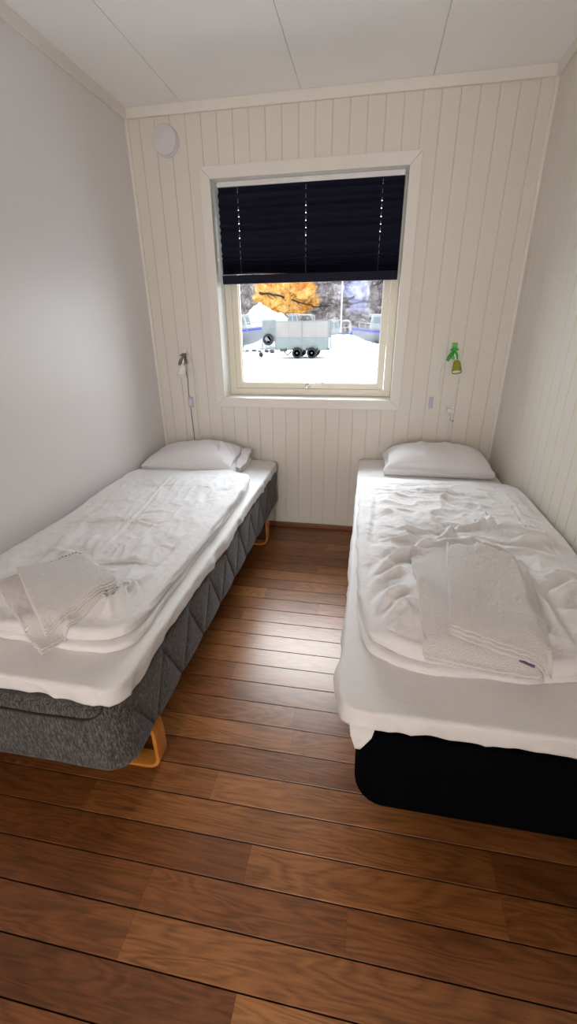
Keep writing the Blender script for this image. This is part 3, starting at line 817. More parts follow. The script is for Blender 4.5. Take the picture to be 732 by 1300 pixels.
def h1(X, Y, e):
    ed = np.clip(e / .09, 0, 1); ed = ed * ed * (3 - 2 * ed)
    foot = np.exp(-((Y + 1.80) / .13) ** 2)
    right = np.exp(-((X - .70) / .07) ** 2)
    h = .006 + .020 * ed * foot + .010 * right * np.clip((-Y - .7) / .5, 0, 1) * ed
    h += .006 * vnoise(X * 4, Y * 4, 0, 3) * ed
    h += .009 * (ridged(X * 10 + Y * 2, Y * 4.5, 5) - .5) * ed + .005 * (ridged(X * 24, Y * 12, 8) - .5) * ed
    h += .0012 * vnoise(X * 45, Y * 45, 0, 9)
    for pts, w, a in CR1: h = h + crease(X, Y, pts, w, a * 1.0) * ed ** .5
    h += (.013 - .013) * foot
    return h * (1 - .55 * np.clip((Y + .75) / .25, 0, 1)) - .02 * np.clip((Y + .60) / .13, 0, 1) * 1.0
def s1(x, y, z, f, N):
    s_ = x - y
    return .004 * vnoise(s_ * 12, f * 3, 0, 4) * math.sin(PI * f) + .006 * (ridged(s_ * 9, f * 2, 6) - .5) * math.sin(PI * f)
dv1 = duvet('white folded duvet spread flat on the left bed', P1, top1, .0185, h1, s1, grow=lambda X, Y: np.stack([.016 * np.clip((X - .4) / .3, 0, 1) * (np.clip((-Y - 1.45) / .3, 0, 1) - .85), .016 * np.clip((-Y - 1.3) / .5, 0, 1) * np.clip((.62 - X) / .2, 0, 1) - .014 * np.clip((-Y - 1.3) / .5, 0, 1) * np.clip((X - .3) / .4, 0, 1)], -1), seed=201)

P2 = coons([(1.470, -1.845), (1.50, -1.862), (1.561, -1.872), (1.662, -1.888), (1.78, -1.893), (1.92, -1.862), (2.02, -1.838), (2.08, -1.82)],
           [(1.392, -.56), (1.43, -.545), (1.51, -.545), (1.644, -.565), (1.808, -.565), (2.0, -.54), (2.09, -.55)],
           [(1.470, -1.845), (1.440, -1.825), (1.420, -1.76), (1.405, -1.67), (1.394, -1.47), (1.386, -1.22), (1.386, -.888), (1.385, -.62), (1.392, -.56)],
           [(2.08, -1.82), (2.098, -1.79), (2.1, -1.2), (2.1, -.62), (2.09, -.55)], 140, 250, 3)
top2 = .537
def h2(X, Y, e):
    ed = np.clip(e / .10, 0, 1); ed = ed * ed * (3 - 2 * ed)
    h = .010 + .022 * ed * np.clip((-Y - .5) / .4, 0, 1)
    h += .014 * np.exp(-((X - 1.52) / .12) ** 2 - ((Y + 1.72) / .13) ** 2)
    h += .009 * vnoise(X * 4.5, Y * 3.5, 0, 31) * ed
    h += .015 * (ridged(X * 5.5 + 1, Y * 8 + X * 3, 35) - .5) * ed
    h += .008 * (ridged(X * 13, Y * 17 + X * 5, 38) - .5) * ed + .0025 * (ridged(X * 30, Y * 34, 41) - .5) * ed
    h += .001 * vnoise(X * 60, Y * 60, 0, 9)
    for pts, w, a in CR2: h = h + crease(X, Y, pts, w, a * 1.35) * ed ** .4
    for pts in HEM2: h = h + crease(X, Y, pts, .0035, .0035, .5, False)
    # crumple near the middle
    q = np.exp(-((X - 1.87) / .07) ** 2 - ((Y + 1.14) / .10) ** 2)
    h += .014 * q * (ridged(X * 26, Y * 26, 44) - .3)
    return h * (1 - .5 * np.clip((Y + .80) / .2, 0, 1)) - .022 * np.clip((Y + .68) / .13, 0, 1)
def s2(x, y, z, f, N):
    s_ = x - y
    return .004 * vnoise(s_ * 11, f * 3, 0, 14) * math.sin(PI * f) + .006 * (ridged(s_ * 8, f * 2, 16) - .5) * math.sin(PI * f)
dv2 = duvet('white crumpled folded duvet with stitched hem lying on the right bed', P2, top2, .0195, h2, s2, grow=lambda X, Y: np.stack([.016 * np.clip((1.7 - X) / .3, 0, 1) * (1 - 1.2 * np.clip((-Y - 1.45) / .3, 0, 1)), .024 * np.clip((-Y - 1.3) / .5, 0, 1) * np.clip((X - 1.58) / .12, 0, 1) - .008 * np.clip((-Y - 1.3) / .5, 0, 1)], -1), seed=231)

# ------------------------------------------------------------------ pillows
def pillow(label, cx, y0, y1, x0, x1, z0, H_, peak, seed, open_right):
    nu, nv = 110, 80
    u = np.linspace(-1, 1, nu + 1)[:, None]; v = np.linspace(-1, 1, nv + 1)[None, :]
    U, Vv = np.broadcast_arrays(u, v)
    X = (x0 + x1) / 2 + (x1 - x0) / 2 * U * (1 - .05 * (1 - Vv ** 2) * 0 - .06 * (1 - np.abs(U) ** 3) * 0)
    X = (x0 + x1) / 2 + (x1 - x0) / 2 * U * (1 - .045 * (1 - Vv ** 4) * (np.abs(U) > .98))
    Y = (y0 + y1) / 2 + (y1 - y0) / 2 * Vv
    T = H_ * np.clip(1 - np.abs(U) ** 3.2, 0, 1) ** .55 * np.clip(1 - np.abs(Vv) ** 3.4, 0, 1) ** .5
    shape = peak(U, Vv)
    Zt = z0 + .052 + T * shape * .84
    ed = np.clip(T / H_, 0, 1)
    Zt = Zt + ed * (.010 * (ridged(X * 6 + 2, Y * 5, seed) - .5) + .005 * (ridged(X * 15, Y * 12 + X * 6, seed + 2) - .5) + .006 * vnoise(X * 5, Y * 5, 0, seed + 3))
    if open_right:
        for a, b, w, hh in (((.50, -.28), (.455, -.15), .010, .016), ((.60, -.30), (.50, -.14), .014, .014), ((.63, -.28), (.56, -.10), .012, .012), ((.40, -.20), (.47, -.26), .010, .010)):
            Zt = Zt + crease(X, Y, [a, b], w, hh) * ed ** .3
    else:
        for pts, w, hh in (([(1.52, -.24), (1.60, -.20), (1.72, -.12)], .016, .012), ([(1.64, -.22), (1.70, -.15)], .010, .010), ([(1.73, -.22), (1.75, -.15)], .010, .008)):
            Zt = Zt + crease(X, Y, pts, w, hh) * ed ** .3
    Zb = z0 + .003 + .0 * U
    V = np.vstack([np.c_[X.ravel(), Y.ravel(), Zt.ravel()], np.c_[X.ravel(), Y.ravel(), Zb.ravel()]])
    idx = np.arange((nu + 1) * (nv + 1)).reshape(nu + 1, nv + 1); n = idx.size; F = []
    for i in range(nu):
        for j in range(nv):
            F.append((idx[i, j], idx[i + 1, j], idx[i + 1, j + 1], idx[i, j + 1]))
            F.append((n + idx[i, j], n + idx[i, j + 1], n + idx[i + 1, j + 1], n + idx[i + 1, j]))
    loop = list(idx[:, 0]) + list(idx[-1, 1:]) + list(idx[-2::-1, -1]) + list(idx[0, -2:0:-1]); m = len(loop)
    # rounded rim with a hem line
    L = V[loop]; Lb = V[[q + n for q in loop]]; T2 = np.roll(L[:, :2], -1, 0) - np.roll(L[:, :2], 1, 0); T2 /= np.maximum(np.hypot(*T2.T)[:, None], 1e-9)
    N2 = np.c_[T2[:, 1], -T2[:, 0]]; prev = loop; off = len(V); rings = []
    for k in range(1, 14):
        f = k / 14; o_ = .016 * math.sin(PI * f) ** .7 - .005 * math.exp(-((f - .42) / .07) ** 2)
        q = np.c_[L[:, :2] + N2 * (o_ + .002 * vnoise(L[:, 0] * 20, L[:, 1] * 20, 0, seed)[:, None]), L[:, 2] * (1 - f) + Lb[:, 2] * f]
        rings.append(q); cur = list(range(off, off + m)); off += m
        for t in range(m): F.append((prev[t], cur[t], cur[(t + 1) % m], prev[(t + 1) % m]))
        prev = cur
    cur = [q + n for q in loop]
    for t in range(m): F.append((prev[t], cur[t], cur[(t + 1) % m], prev[(t + 1) % m]))
    V = np.vstack([V] + rings)
    return V, F
V, F = pillow('', 0, -.395, -.045, 0.02, .600, .499, .125, lambda U, V_: (.60 + .40 * np.clip((V_ + 1) / 1.3, 0, 1)) * (.93 + .10 * U), 61, True)
pl1 = tag(mk('pillow', V, F, M['pillow']), 'white pillow with open pillowcase end on the left bed', 'pillow')
V, F = pillow('', 0, -.365, -.05, 1.50, 2.075, .537, .120, lambda U, V_: (.72 + .28 * np.clip((V_ + 1) / 1.2, 0, 1)) * (.97 - .07 * U), 71, False)
pl2 = tag(mk('pillow', V, F, M['pillow']), 'plump white pillow at the head of the right bed', 'pillow')
# open end of the left pillowcase: two loose hems
s = []
Vh = []; Fh = []
for i in range(31):
    v_ = i / 30; y = -.345 + .29 * v_; zt_ = .530 + .062 * math.sin(PI * min(1, v_ * .62 + .02)) 
    for j in range(7):
        w_ = j / 6; x = .598 + .060 * w_ * (.6 + .4 * math.sin(PI * v_)) + .004 * math.sin(v_ * 17 + w_ * 3)
        Vh.append((x, y + .004 * math.sin(w_ * 5), zt_ - .010 * w_ + .006 * math.sin(v_ * 11 + w_ * 2)))
Fh = [(i * 7 + j, i * 7 + j + 1, i * 7 + j + 8, i * 7 + j + 7) for i in range(30) for j in range(6)]
o = mk('pillowcase_hem', Vh, Fh, M['pillow'], pl1); md = o.modifiers.new('s', 'SOLIDIFY'); md.thickness = .004; md.offset = 0
Vh = []
for i in range(31):
    v_ = i / 30; y = -.345 + .29 * v_
    for j in range(7):
        w_ = j / 6; x = .598 + .050 * w_ * (.6 + .4 * math.sin(PI * v_))
        Vh.append((x, y, .515 - .006 * w_ + .003 * math.sin(v_ * 13)))
o = mk('pillowcase_hem', Vh, Fh, M['pillow'], pl1); md = o.modifiers.new('s', 'SOLIDIFY'); md.thickness = .004; md.offset = 0

# ------------------------------------------------------------------ towels
def towel(name_label, quad, trees, zfall, seed, layers=2, th=.009, shift=(.004, .004), curve=.006, band=None, notrim=False):
    """quad corners: a(u0,v0) b(u1,v0) c(u1,v1) d(u0,v1)"""
    a, b, c, d = [np.array(q) for q in quad]
    def bow(p, q, k):
        t = q - p; nn = np.array([t[1], -t[0]]); nn /= np.hypot(*nn)
        return [tuple(p + t * f + nn * k * math.sin(PI * f)) for f in np.linspace(0, 1, 9)]
    V = []; F = []; off = 0
    bt = rest_on(trees, zfall, 30)
    for l in range(layers):
        sx = np.array(shift) * (layers - 1 - l)
        P = coons(bow(a + sx, b + sx, curve), bow(d + sx * 0, c + sx * .3, -curve), bow(a + sx, d + sx * 0, -curve), bow(b + sx, c + sx * .3, curve), 70, 70, 4)
        if l == 0:
            Zb = bt(P[..., 0], P[..., 1])
        nu, nv = P.shape[:2]
        kx = P[..., 0]; ky = P[..., 1]
        def base(X, Y, l=l, Zb=Zb):
            if X.ndim == 2: return Zb + .001 + l * th * 1.0
            idx = np.arange(nu * nv).reshape(nu, nv)
            loop = list(idx[:, 0]) + list(idx[-1, 1:]) + list(idx[-2::-1, -1]) + list(idx[0, -2:0:-1])
            return Zb.reshape(-1)[loop] + .001 + l * th
        def hh(X, Y, e):
            return .0010 * vnoise(X * 90, Y * 90, 0, seed) + .0014 * vnoise(X * 190, Y * 190, 0, seed + 1) + .003 * vnoise(X * 7, Y * 7, 0, seed + 2) * np.clip(e / .04, 0, 1) + .002 * np.clip(e / .03, 0, 1)
        def sd(x, y, z, f, N): return .0014 * vnoise(x * 120, y * 120, z * 60, seed + 3) + .001 * vnoise(x * 50, y * 50, 0, seed)
        v_, f_ = slab(P, base, hh, th / 2 * .98, side=sd, K=6)
        V.append(v_); F += [tuple(i + off for i in q) for q in f_]; off += len(v_)
    return mk('folded_towel', np.vstack(V), F, M['terry'])
t1 = ev(dv1)
# left bed: large thin towel below, thick one on top (x, y)
tw1 = towel('', [(.560, -1.985), (.660, -1.735), (.395, -1.575), (.262, -1.795)], [t1], .53, 81, 2, .007, (.002, -.004), .004)
tag(tw1, 'white towel underneath the smaller one on the left bed', 'towel')
tw1b = towel('', [(.545, -1.940), (.648, -1.745), (.415, -1.553), (.287, -1.725)], [t1, ev(tw1)], .53, 91, 3, .008, (.002, -.003), .003)
tag(tw1b, 'thick white terry towel with dashed hem, topmost on the left bed', 'towel')
t2 = ev(dv2)
tw2 = towel('', [(1.553, -1.895), (1.805, -1.925), (1.86, -1.46), (1.553, -1.455)], [t2], .58, 101, 2, .008, (.004, -.005), .006)
tag(tw2, 'white terry towel partly hidden under the other on the right bed', 'towel')
tw2b = towel('', [(1.612, -1.845), (1.828, -1.898), (1.878, -1.500), (1.668, -1.425)], [t2, ev(tw2)], .58, 111, 3, .008, (.001, -.008), .005)
tag(tw2b, 'white terry towel with blue care tag, topmost on the right bed', 'towel')
def stitch_line(parent, trees, a, b, n, w, m, name, lift=.0032, dash=.6, depth=.003):
    s = B(); a, b = Vector(a), Vector(b); t = (b - a); L = t.length; t.normalize(); nn = Vector((-t.y, t.x))
    for k in range(n):
        p0 = a + t * (L * k / n); p1 = a + t * (L * (k + dash) / n); pts = []
        for p in (p0 - nn * w / 2, p1 - nn * w / 2, p1 + nn * w / 2, p0 + nn * w / 2):
            z = max((h[0].z for h in (tr.ray_cast(Vector((p.x, p.y, 2)), Vector((0, 0, -1))) for tr in trees) if h[0] is not None), default=.55)
            pts.append((p.x, p.y, z + lift))
        s.add([(x, y, z - depth) for x, y, z in pts] + pts, [(3, 2, 1, 0), (4, 5, 6, 7), (0, 1, 5, 4), (1, 2, 6, 5), (2, 3, 7, 6), (3, 0, 4, 7)])
    return s.build(name, m, parent)
tt = ev(tw1b)
stitch_line(tw1b, [tt], (.300, -1.712), (.408, -1.566), 16, .0022, M['stitch'], 'hem_stitching')
stitch_line(tw1b, [tt], (.372, -1.588), (.398, -1.556), 5, .002, M['stitch'], 'hem_stitching')
stitch_line(tw1b, [tt], (.290, -1.700), (.316, -1.668), 1, .008, M['stitch'], 'woven_tag', .002, 1.0)
tt2 = ev(tw2b)
stitch_line(tw2b, [tt2], (1.632, -1.745), (1.838, -1.795), 40, .005, M['sheet'], 'hem_band', .0006, 1.02)
# care tag peeping out
o = stitch_line(tw2b, [ev(tw2), ev(dv2)], (1.762, -1.899), (1.794, -1.907), 1, .015, M['tag'], 'care_tag', .0035, 1.0, .002); o['label'] = 'dark blue printed care tag'

# ------------------------------------------------------------------ outside
GZ = -.42
n = 90; Vg = []; Fg = []
gx = np.linspace(-22, 14, n + 1); gy = np.r_[np.linspace(.4, 20, 46), np.linspace(20.5, 48, 45)]
X, Y = np.meshgrid(gx, gy, indexing='ij')
Z = GZ + .05 * fbm(X * .4, Y * .5, 0, 3, 5) - .05 * np.exp(-((Y - 15.5 - .05 * X) / .25) ** 2) - .05 * np.exp(-((Y - 17.3 - .03 * X) / .22) ** 2)
Z = np.where(np.abs(Y - 23.6) < 1.6, GZ + .0 * X, Z)
V = np.c_[X.ravel(), Y.ravel(), Z.ravel()]; idx = np.arange(V.shape[0]).reshape(X.shape)
F = [(idx[i, j], idx[i + 1, j], idx[i + 1, j + 1], idx[i, j + 1]) for i in range(idx.shape[0] - 1) for j in range(idx.shape[1] - 1)]
tag(mk('ground', V, F, M['snow']), kind='structure')
# cliff
def cliff_y(x, z):
    x, z = np.asarray(x, float), np.asarray(z, float)
    return 44 + .22 * z + 1.0 * fbm(x * .35, z * .5, 0, 5, 77) + .5 * ridged(x * .8, z * .5, 79) - .45 * np.round(2 * vnoise(x * .25, z * .9, 5, 80))
xs = np.linspace(-20, 10, 170); zs = np.linspace(-1, 9.0, 90); X, Z = np.meshgrid(xs, zs, indexing='ij')
Y = cliff_y(X, Z)
Z = Z + .25 * vnoise(X * 1.3, Z * 1.3, 0, 81)
V = np.c_[X.ravel(), Y.ravel(), Z.ravel()]; m_ = V.shape[0]; idx = np.arange(m_).reshape(X.shape)
F = [(idx[i, j], idx[i + 1, j], idx[i + 1, j + 1], idx[i, j + 1]) for i in range(idx.shape[0] - 1) for j in range(idx.shape[1] - 1)]
Vb = V.copy(); Vb[:, 1] = 52; V2 = np.vstack([V, Vb]); rim = list(idx[:, -1]); F += [(rim[i], rim[i] + m_, rim[i + 1] + m_, rim[i + 1]) for i in range(len(rim) - 1)]
tag(mk('cliff', V2, F, M['rock'], None, False), kind='structure')

def bank(label, cx, cy, prof, dy, seed, extra=0):
    """snow bank: crest heights along x given as (x, z)"""
    xs = np.linspace(prof[0][0], prof[-1][0], 60); vs = np.linspace(-1, 1, 26)
    zc = np.interp(xs, [p[0] for p in prof], [p[1] for p in prof]) - GZ
    X, T = np.meshgrid(xs, vs, indexing='ij'); ZC = zc[:, None] * np.ones_like(T)
    Yy = cy + dy * T; Zz = GZ - .05 + (ZC + .05) * np.clip(1 - np.abs(T) ** 1.7, 0, 1) * (1 + .10 * fbm(X * 1.5, Yy * 1.5, 0, 3, seed))
    V = np.c_[X.ravel(), Yy.ravel(), Zz.ravel()]; idx = np.arange(V.shape[0]).reshape(X.shape)
    F = [(idx[i, j], idx[i + 1, j], idx[i + 1, j + 1], idx[i, j + 1]) for i in range(59) for j in range(25)]
    return tag(mk('snow_bank', V, F, M['snow']), label, 'snow bank')
bank('tall white snow bank against the cliff behind the leftmost boat', 0, 38.4, [(-13, 1.2), (-10.3, 1.9), (-9.2, 2.7), (-8.7, 2.95), (-7.5, 2.45), (-6.2, 1.9), (-4, 1.2), (-2.5, GZ)], 2.7, 5)
bank('low snow bank in front of the boats right of the trailer', 0, 27.2, [(-1.9, GZ), (-1.4, .62), (-.6, .72), (.3, .60), (1.0, .28), (2.0, .05), (3.2, GZ)], 1.5, 8)

# trailer
tr = thing('livestock_trailer', (-2.9, 23.6, GZ), 'grey two-axle box trailer with beige boards parked in the snow', 'trailer')
def tx(x): return x + 2.9
x0, x1, wd = tx(-4.0), tx(-1.04), .85
s = B(); s.box(x0 - .75, -.06, .44, x1, .06, .54); s.box(x0, -wd, .44, x1 + .1, -wd + .08, .54); s.box(x0, wd - .08, .44, x1 + .1, wd, .54)
for x in np.linspace(x0, x1, 6): s.box(x - .04, -wd, .46, x + .04, wd, .54)
s.tube([(x0, -.6, .49), (x0 - 1.0, 0, .46)], .04); s.tube([(x0, .6, .49), (x0 - 1.0, 0, .46)], .04); s.box(x0 - 1.12, -.06, .42, x0 - .9, .06, .52)
s.build('chassis', M['galv'], tr)
s = B(); s.box(x0, -wd, .54, x1, -wd + .03, 1.08); s.box(x0, wd - .03, .54, x1, wd, 1.08); s.box(x0, -wd + .03, .54, x0 + .03, wd - .03, 1.08); s.box(x1 - .03, -wd + .03, .54, x1, wd - .03, 1.08); s.box(x0 + .03, -wd + .03, .54, x1 - .03, wd - .03, .57)
for z in (.66, .78, .90, 1.02): s.box(x0, -wd - .012, z - .012, x1, -wd, z + .012)
s.build('lower_side', M['tside'], tr)
xm = (x0 + x1) / 2 + .03
for a, b in ((x0 + .03, x0 + .75), (x0 + .77, xm - .04), (xm + .04, xm + .74), (xm + .76, x1 - .03)):
    B().box(a, -wd - .002, 1.10, b, -wd + .02, 1.93).build('side_board', M['tpanel'], tr); B().box(a, wd - .02, 1.10, b, wd, 1.93).build('side_board', M['tpanel'], tr)
s = B()
for sg in (-1, 1):
    s = B(); ya, yb = sorted((sg * (wd + .02), sg * (wd - .03)))
    for x in (x0, xm, x1): s.box(x - .03, ya, .54, x + .03, yb, 1.97)
    s.box(x0, ya + .01, 1.90, x1, yb - .01, 1.95); s.box(x0, ya + .01, 1.07, x1, yb - .01, 1.11)
    s.build('upright_frame', M['galv'], tr)
s = B(); xf = tx(-4.75)   # front mesh cage
for y in (-wd, 0, wd): s.tube([(xf, y, .5), (xf, y, 2.02)], .022, 6)
s.tube([(xf, -wd, 2.02), (xf, wd, 2.02)], .022, 6)
for z in (2.02, 1.6, 1.2): s.tube([(xf, -wd, z), (x0, -wd, z - .02)], .020, 6); s.tube([(xf, wd, z), (x0, wd, z - .02)], .018, 6)
s.tube([(xf, -wd, .52), (x0, -wd, .52)], .03, 6); s.tube([(xf, wd, .52), (x0, wd, .52)], .03, 6)
s.box(xf + .03, -wd + .01, 1.62, x0 - .03, -wd + .02, 1.98); s.box(xf + .03, -wd + .01, 1.22, x0 - .03, -wd + .02, 1.58)
for x in np.linspace(xf, x0, 6)[1:-1]: s.tube([(x, -wd, .52), (x, -wd, 2.0)], .008, 5)
s.build('front_cage', M['galv'], tr)
def wheel(name, x, y, z, r=.285, w=.17, mr=M['rubber']):
    s = B(); s.lathe([(r * .62, -w / 2), (r * .93, -w / 2), (r, -w * .3), (r, w * .3), (r * .93, w / 2), (r * .62, w / 2), (r * .62, -w / 2)], (x, y, z), (0, 1, 0), 28)
    o = s.build(name, mr, tr, True)
    s = B(); s.lathe([(r * .62, -w * .42), (r * .55, -w * .2), (r * .3, -w * .3), (r * .12, -w * .45), (0, -w * .46)], (x, y, z), (0, 1, 0), 20); s.lathe([(r * .62, -w * .42), (r * .62, w * .42)], (x, y, z), (0, 1, 0), 20)
    s.build('rim', M['galv'], o, True); return o
for y in (-wd - .02, wd + .02):
    for x in (tx(-2.766), tx(-1.932)):
        wheel('wheel', x, y, .285)
for y in (-wd - .02, wd + .02):
    for x in (tx(-2.766), tx(-1.932)):
        s = B(); pts = [(x + .34 * math.cos(a), 0, .285 + .34 * math.sin(a)) for a in np.linspace(.15, PI - .15, 12)]
        Vf = [(px, y + dy, pz + dz) for px, _, pz in pts for dy, dz in ((-.11, 0), (.11, 0), (.11, .015), (-.11, .015))]
        s.add(Vf, [(i * 4 + k, i * 4 + (k + 1) % 4, i * 4 + 4 + (k + 1) % 4, i * 4 + 4 + k) for i in range(11) for k in range(4)])
        s.build('mudguard', M['galv'], tr)
wheel('spare_wheel', tx(-4.40), -wd - .12, 1.0, .30, .16)
s = B(); s.tube([(tx(-5.0), -.1, .2), (tx(-4.95), -.1, .75)], .03, 8); s.build('jockey_post', M['galv'], tr)
s = B(); s.lathe([(.02, -.04), (.13, -.04), (.14, 0), (.13, .04), (.02, .04)], (tx(-5.06), -.1, .14), (0, 1, 0), 18); s.build('jockey_wheel', M['rubber'], tr, True)
s = B(); s.box(tx(-3.75), -wd - .05, .36, tx(-3.35), -wd + .02, .50); s.tube([(tx(-3.55), -wd, .42), (tx(-3.35), -wd, .16), (tx(-3.1), -wd, .35)], .04, 8); s.build('support_leg', M['dark'], tr)

# boats
def boat(label, x, y, z, L, direction, cabx, rail=True, arch=None):
    b = thing('motor_boat', (x, y, z), label, 'boat', rz=0 if direction > 0 else PI)
    st = 20; sec = []
    for i in range(st + 1):
        t = i / st; xx = -L / 2 + L * t; wv = 1.05 * (1 - max(0, (t - .45) / .55) ** 2.2); wv = max(wv, .02)
        keel = .0 + .55 * max(0, (t - .6) / .4) ** 2.4; deck = .98 + .30 * t ** 2
        ch = keel + (deck - keel) * .38
        sec.append([(xx, 0, keel), (xx, wv * .72, ch), (xx, wv * .98, deck - .20), (xx, wv * 1.0, deck - .09), (xx, wv * .97, deck)])
    def strip(k0, k1, name, m, par, th=None):
        V = []; F = []; n = k1 - k0 + 1
        for sgn in (1, -1):
            o = len(V)
            for s_ in sec: V += [(p[0], p[1] * sgn * (1.012 if name == 'stripe' else 1), p[2]) for p in s_[k0:k1 + 1]]
            for i in range(st):
                for k in range(n - 1): F.append((o + i * n + k, o + i * n + k + 1, o + (i + 1) * n + k + 1, o + (i + 1) * n + k))
        if name == 'hull':
            F.append(tuple(range(0, n)) + tuple(len(V) // 2 + k for k in range(n - 1, 0, -1)))
        s = B(); s.add(V, F); return s.build(name, m, par, True)
    hl = strip(0, 4, 'hull', M['hull'], b); strip(2, 3, 'stripe', M['blue'], b)
    V = []; F = []
    for s_ in sec: p = s_[4]; V += [(p[0], p[1], p[2] - .02), (p[0], -p[1], p[2] - .02)]
    F = [(2 * i, 2 * i + 1, 2 * i + 3, 2 * i + 2) for i in range(st)]
    s = B(); s.add(V, F); s.build('deck', M['hullw'], b)
    # cabin: tapered box
    c0, c1 = cabx; zb, zt = .98, 1.98; w0, w1 = .72, .60
    Vc = [(c0, -w0, zb), (c1, -w0, zb), (c1, w0, zb), (c0, w0, zb), (c0 + .10, -w1, zt), (c1 - .22, -w1, zt), (c1 - .22, w1, zt), (c0 + .10, w1, zt)]
    s = B(); s.add(Vc, [(0, 3, 2, 1), (4, 5, 6, 7), (0, 1, 5, 4), (1, 2, 6, 5), (2, 3, 7, 6), (3, 0, 4, 7)])
    s.box(c0 - .02, -w1 - .06, zt, c1 - .14, w1 + .06, zt + .06); cb = s.build('cabin', M['hullw'], b, bevel=.02)
    s = B()
    def pane(p, q, r_, t_):  # slightly proud window with thickness
        c = (Vector(p) + Vector(r_)) / 2; nrm = (Vector(q) - Vector(p)).cross(Vector(t_) - Vector(p)).normalized()
        if nrm.dot(c - Vector(((c0 + c1) / 2, 0, 1.4))) < 0: nrm = -nrm
        V = [Vector(a) + nrm * d_ for d_ in (-.01, .012) for a in (p, q, r_, t_)]
        s.add(V, [(0, 1, 2, 3), (7, 6, 5, 4), (0, 4, 5, 1), (1, 5, 6, 2), (2, 6, 7, 3), (3, 7, 4, 0)])
    def lerp(a, b_, t): return tuple(a[k] + (b_[k] - a[k]) * t for k in range(3))
    for quad in ((Vc[0], Vc[1], Vc[5], Vc[4]), (Vc[1], Vc[2], Vc[6], Vc[5]), (Vc[3], Vc[2], Vc[6], Vc[7]), (Vc[0], Vc[3], Vc[7], Vc[4])):
        a, b_, c, d_ = quad; nseg = 2 if abs(a[0] - b_[0]) > .1 else 1
        for k in range(nseg):
            u0, u1 = (k + .10) / nseg, (k + .90) / nseg
            lo0, lo1 = lerp(a, b_, u0), lerp(a, b_, u1); hi0, hi1 = lerp(d_, c, u0), lerp(d_, c, u1)
            pane(lerp(lo0, hi0, .42), lerp(lo1, hi1, .42), lerp(lo1, hi1, .90), lerp(lo0, hi0, .90))
    s.build('window', M['bwin'], cb)
    if rail:
        for sgn in (1, -1):
            s = B(); pts = [(p[4][0], p[4][1] * sgn * .95, p[4][2] + .34) for p in sec[12:20]]
            s.tube(pts, .022, 6)
            for p in sec[12:20:2]: s.tube([(p[4][0], p[4][1] * sgn * .95, p[4][2]), (p[4][0], p[4][1] * sgn * .95, p[4][2] + .34)], .016, 6)
            s.build('rail', M['hullw'], b, True)
    if arch:
        a0, a1 = arch
        for sgn in (.7, -.7): s = B(); s.tube([(a0, sgn, 1.96), (a1 - .12 * (1 if a1 > a0 else -1), sgn, 1.96), (a1, sgn, 1.84), (a1, sgn, .95)], .035, 8); s.build('arch', M['hullw'], b, True)
    for xx in (-L * .28, L * .12):
        s = B(); s.box(xx - .08, -.55, -.30, xx + .08, .55, .04); s.box(xx - .1, -.62, -.1, xx + .1, -.45, .42); s.box(xx - .1, .45, -.1, xx + .1, .62, .42)
        s.build('cradle', M['dark'], b)
    return b
boat('white and grey motor boat with blue stripe at the left window edge', -8.75, 30, -.02, 4.7, 1, (-1.0, 1.35))
boat('motor boat with white cabin and rail rising behind the trailer', -4.87, 34.55, .08, 4.6, 1, (-.55, .45), False, (.45, 1.5))
boat('motor boat with blue stripe and rail arch right of the trailer', -1.95, 32.4, -.40, 4.3, 1, (.05, .95), True, (.95, 1.62))
boat('grey motor boat with bow to the left, nearest the right window edge', 2.2, 30.4, -.12, 4.5, -1, (-.55, 1.15))
# flagpole
s = B(); s.tube([(0, 0, 0), (0, 0, 8.4)], [.06, .04], 10); s.lathe([(.0, .06), (.07, .1), (.0, .16)], (0, 0, 8.34), (0, 0, 1), 12)
fp = s.build('flagpole', M['polew'], None, True); fp.location = (-1.13, 34.2, GZ); tag(fp, 'slim white flagpole standing behind the boats', 'pole')
# rubble under the left boat
rg = random.Random(9)
for k in range(7):
    bm = bmesh.new(); bmesh.ops.create_icosphere(bm, subdivisions=2, radius=rg.uniform(.13, .19))
    for v in bm.verts: v.co *= 1 + .3 * float(vnoise(v.co.x * 6 + k, v.co.y * 6, v.co.z * 6, k)); v.co.z *= .8
    me = bpy.data.meshes.new('boulder'); bm.to_mesh(me); bm.free()
    o = link('boulder', me, M['stone'], None, False); o.location = (-8.1 + k * .45 , 28.2 + (k % 2) * .3, GZ + .08)
    tag(o, 'dark stone lying in the snow below the leftmost boat', 'rock', 'dark stones under the leftmost boat')
# bare branches and roots over the cliff face
def branch(pts, r, label):
    pts = [(x, cliff_y(x, z) - .12, z) for x, _, z in pts]
    s = B(); P_ = []
    for a, b in zip(pts[:-1], pts[1:]):
        for t in np.linspace(0, 1, 6)[:-1]:
            P_.append((a[0] + (b[0] - a[0]) * t + .06 * rg.uniform(-1, 1), a[1] + (b[1] - a[1]) * t, a[2] + (b[2] - a[2]) * t + .06 * rg.uniform(-1, 1)))
    P_.append(pts[-1]); N = len(P_); s.tube(P_, [r * (1 - .7 * i / N) for i in range(N)], 6)
    for i in range(2, N - 1, 2):
        p = P_[i]; l = rg.uniform(.3, .9); sg = rg.choice((-1, 1))
        s.tube([p, (p[0] + l * .5, p[1] - .1, p[2] + sg * l * .5), (p[0] + l, p[1] - .15, p[2] + sg * l * .7)], [r * .45, r * .3, r * .12], 5)
    o = s.build('fallen_tree', M['twig'], None, True); return tag(o, label, 'tree')
branch([(-10.2, 42.2, 4.35), (-8.4, 42.0, 4.1), (-6.6, 41.9, 3.55), (-4.6, 42.0, 3.0), (-2.0, 42.1, 3.05)], .11, 'dark bare tree leaning across the orange part of the cliff')
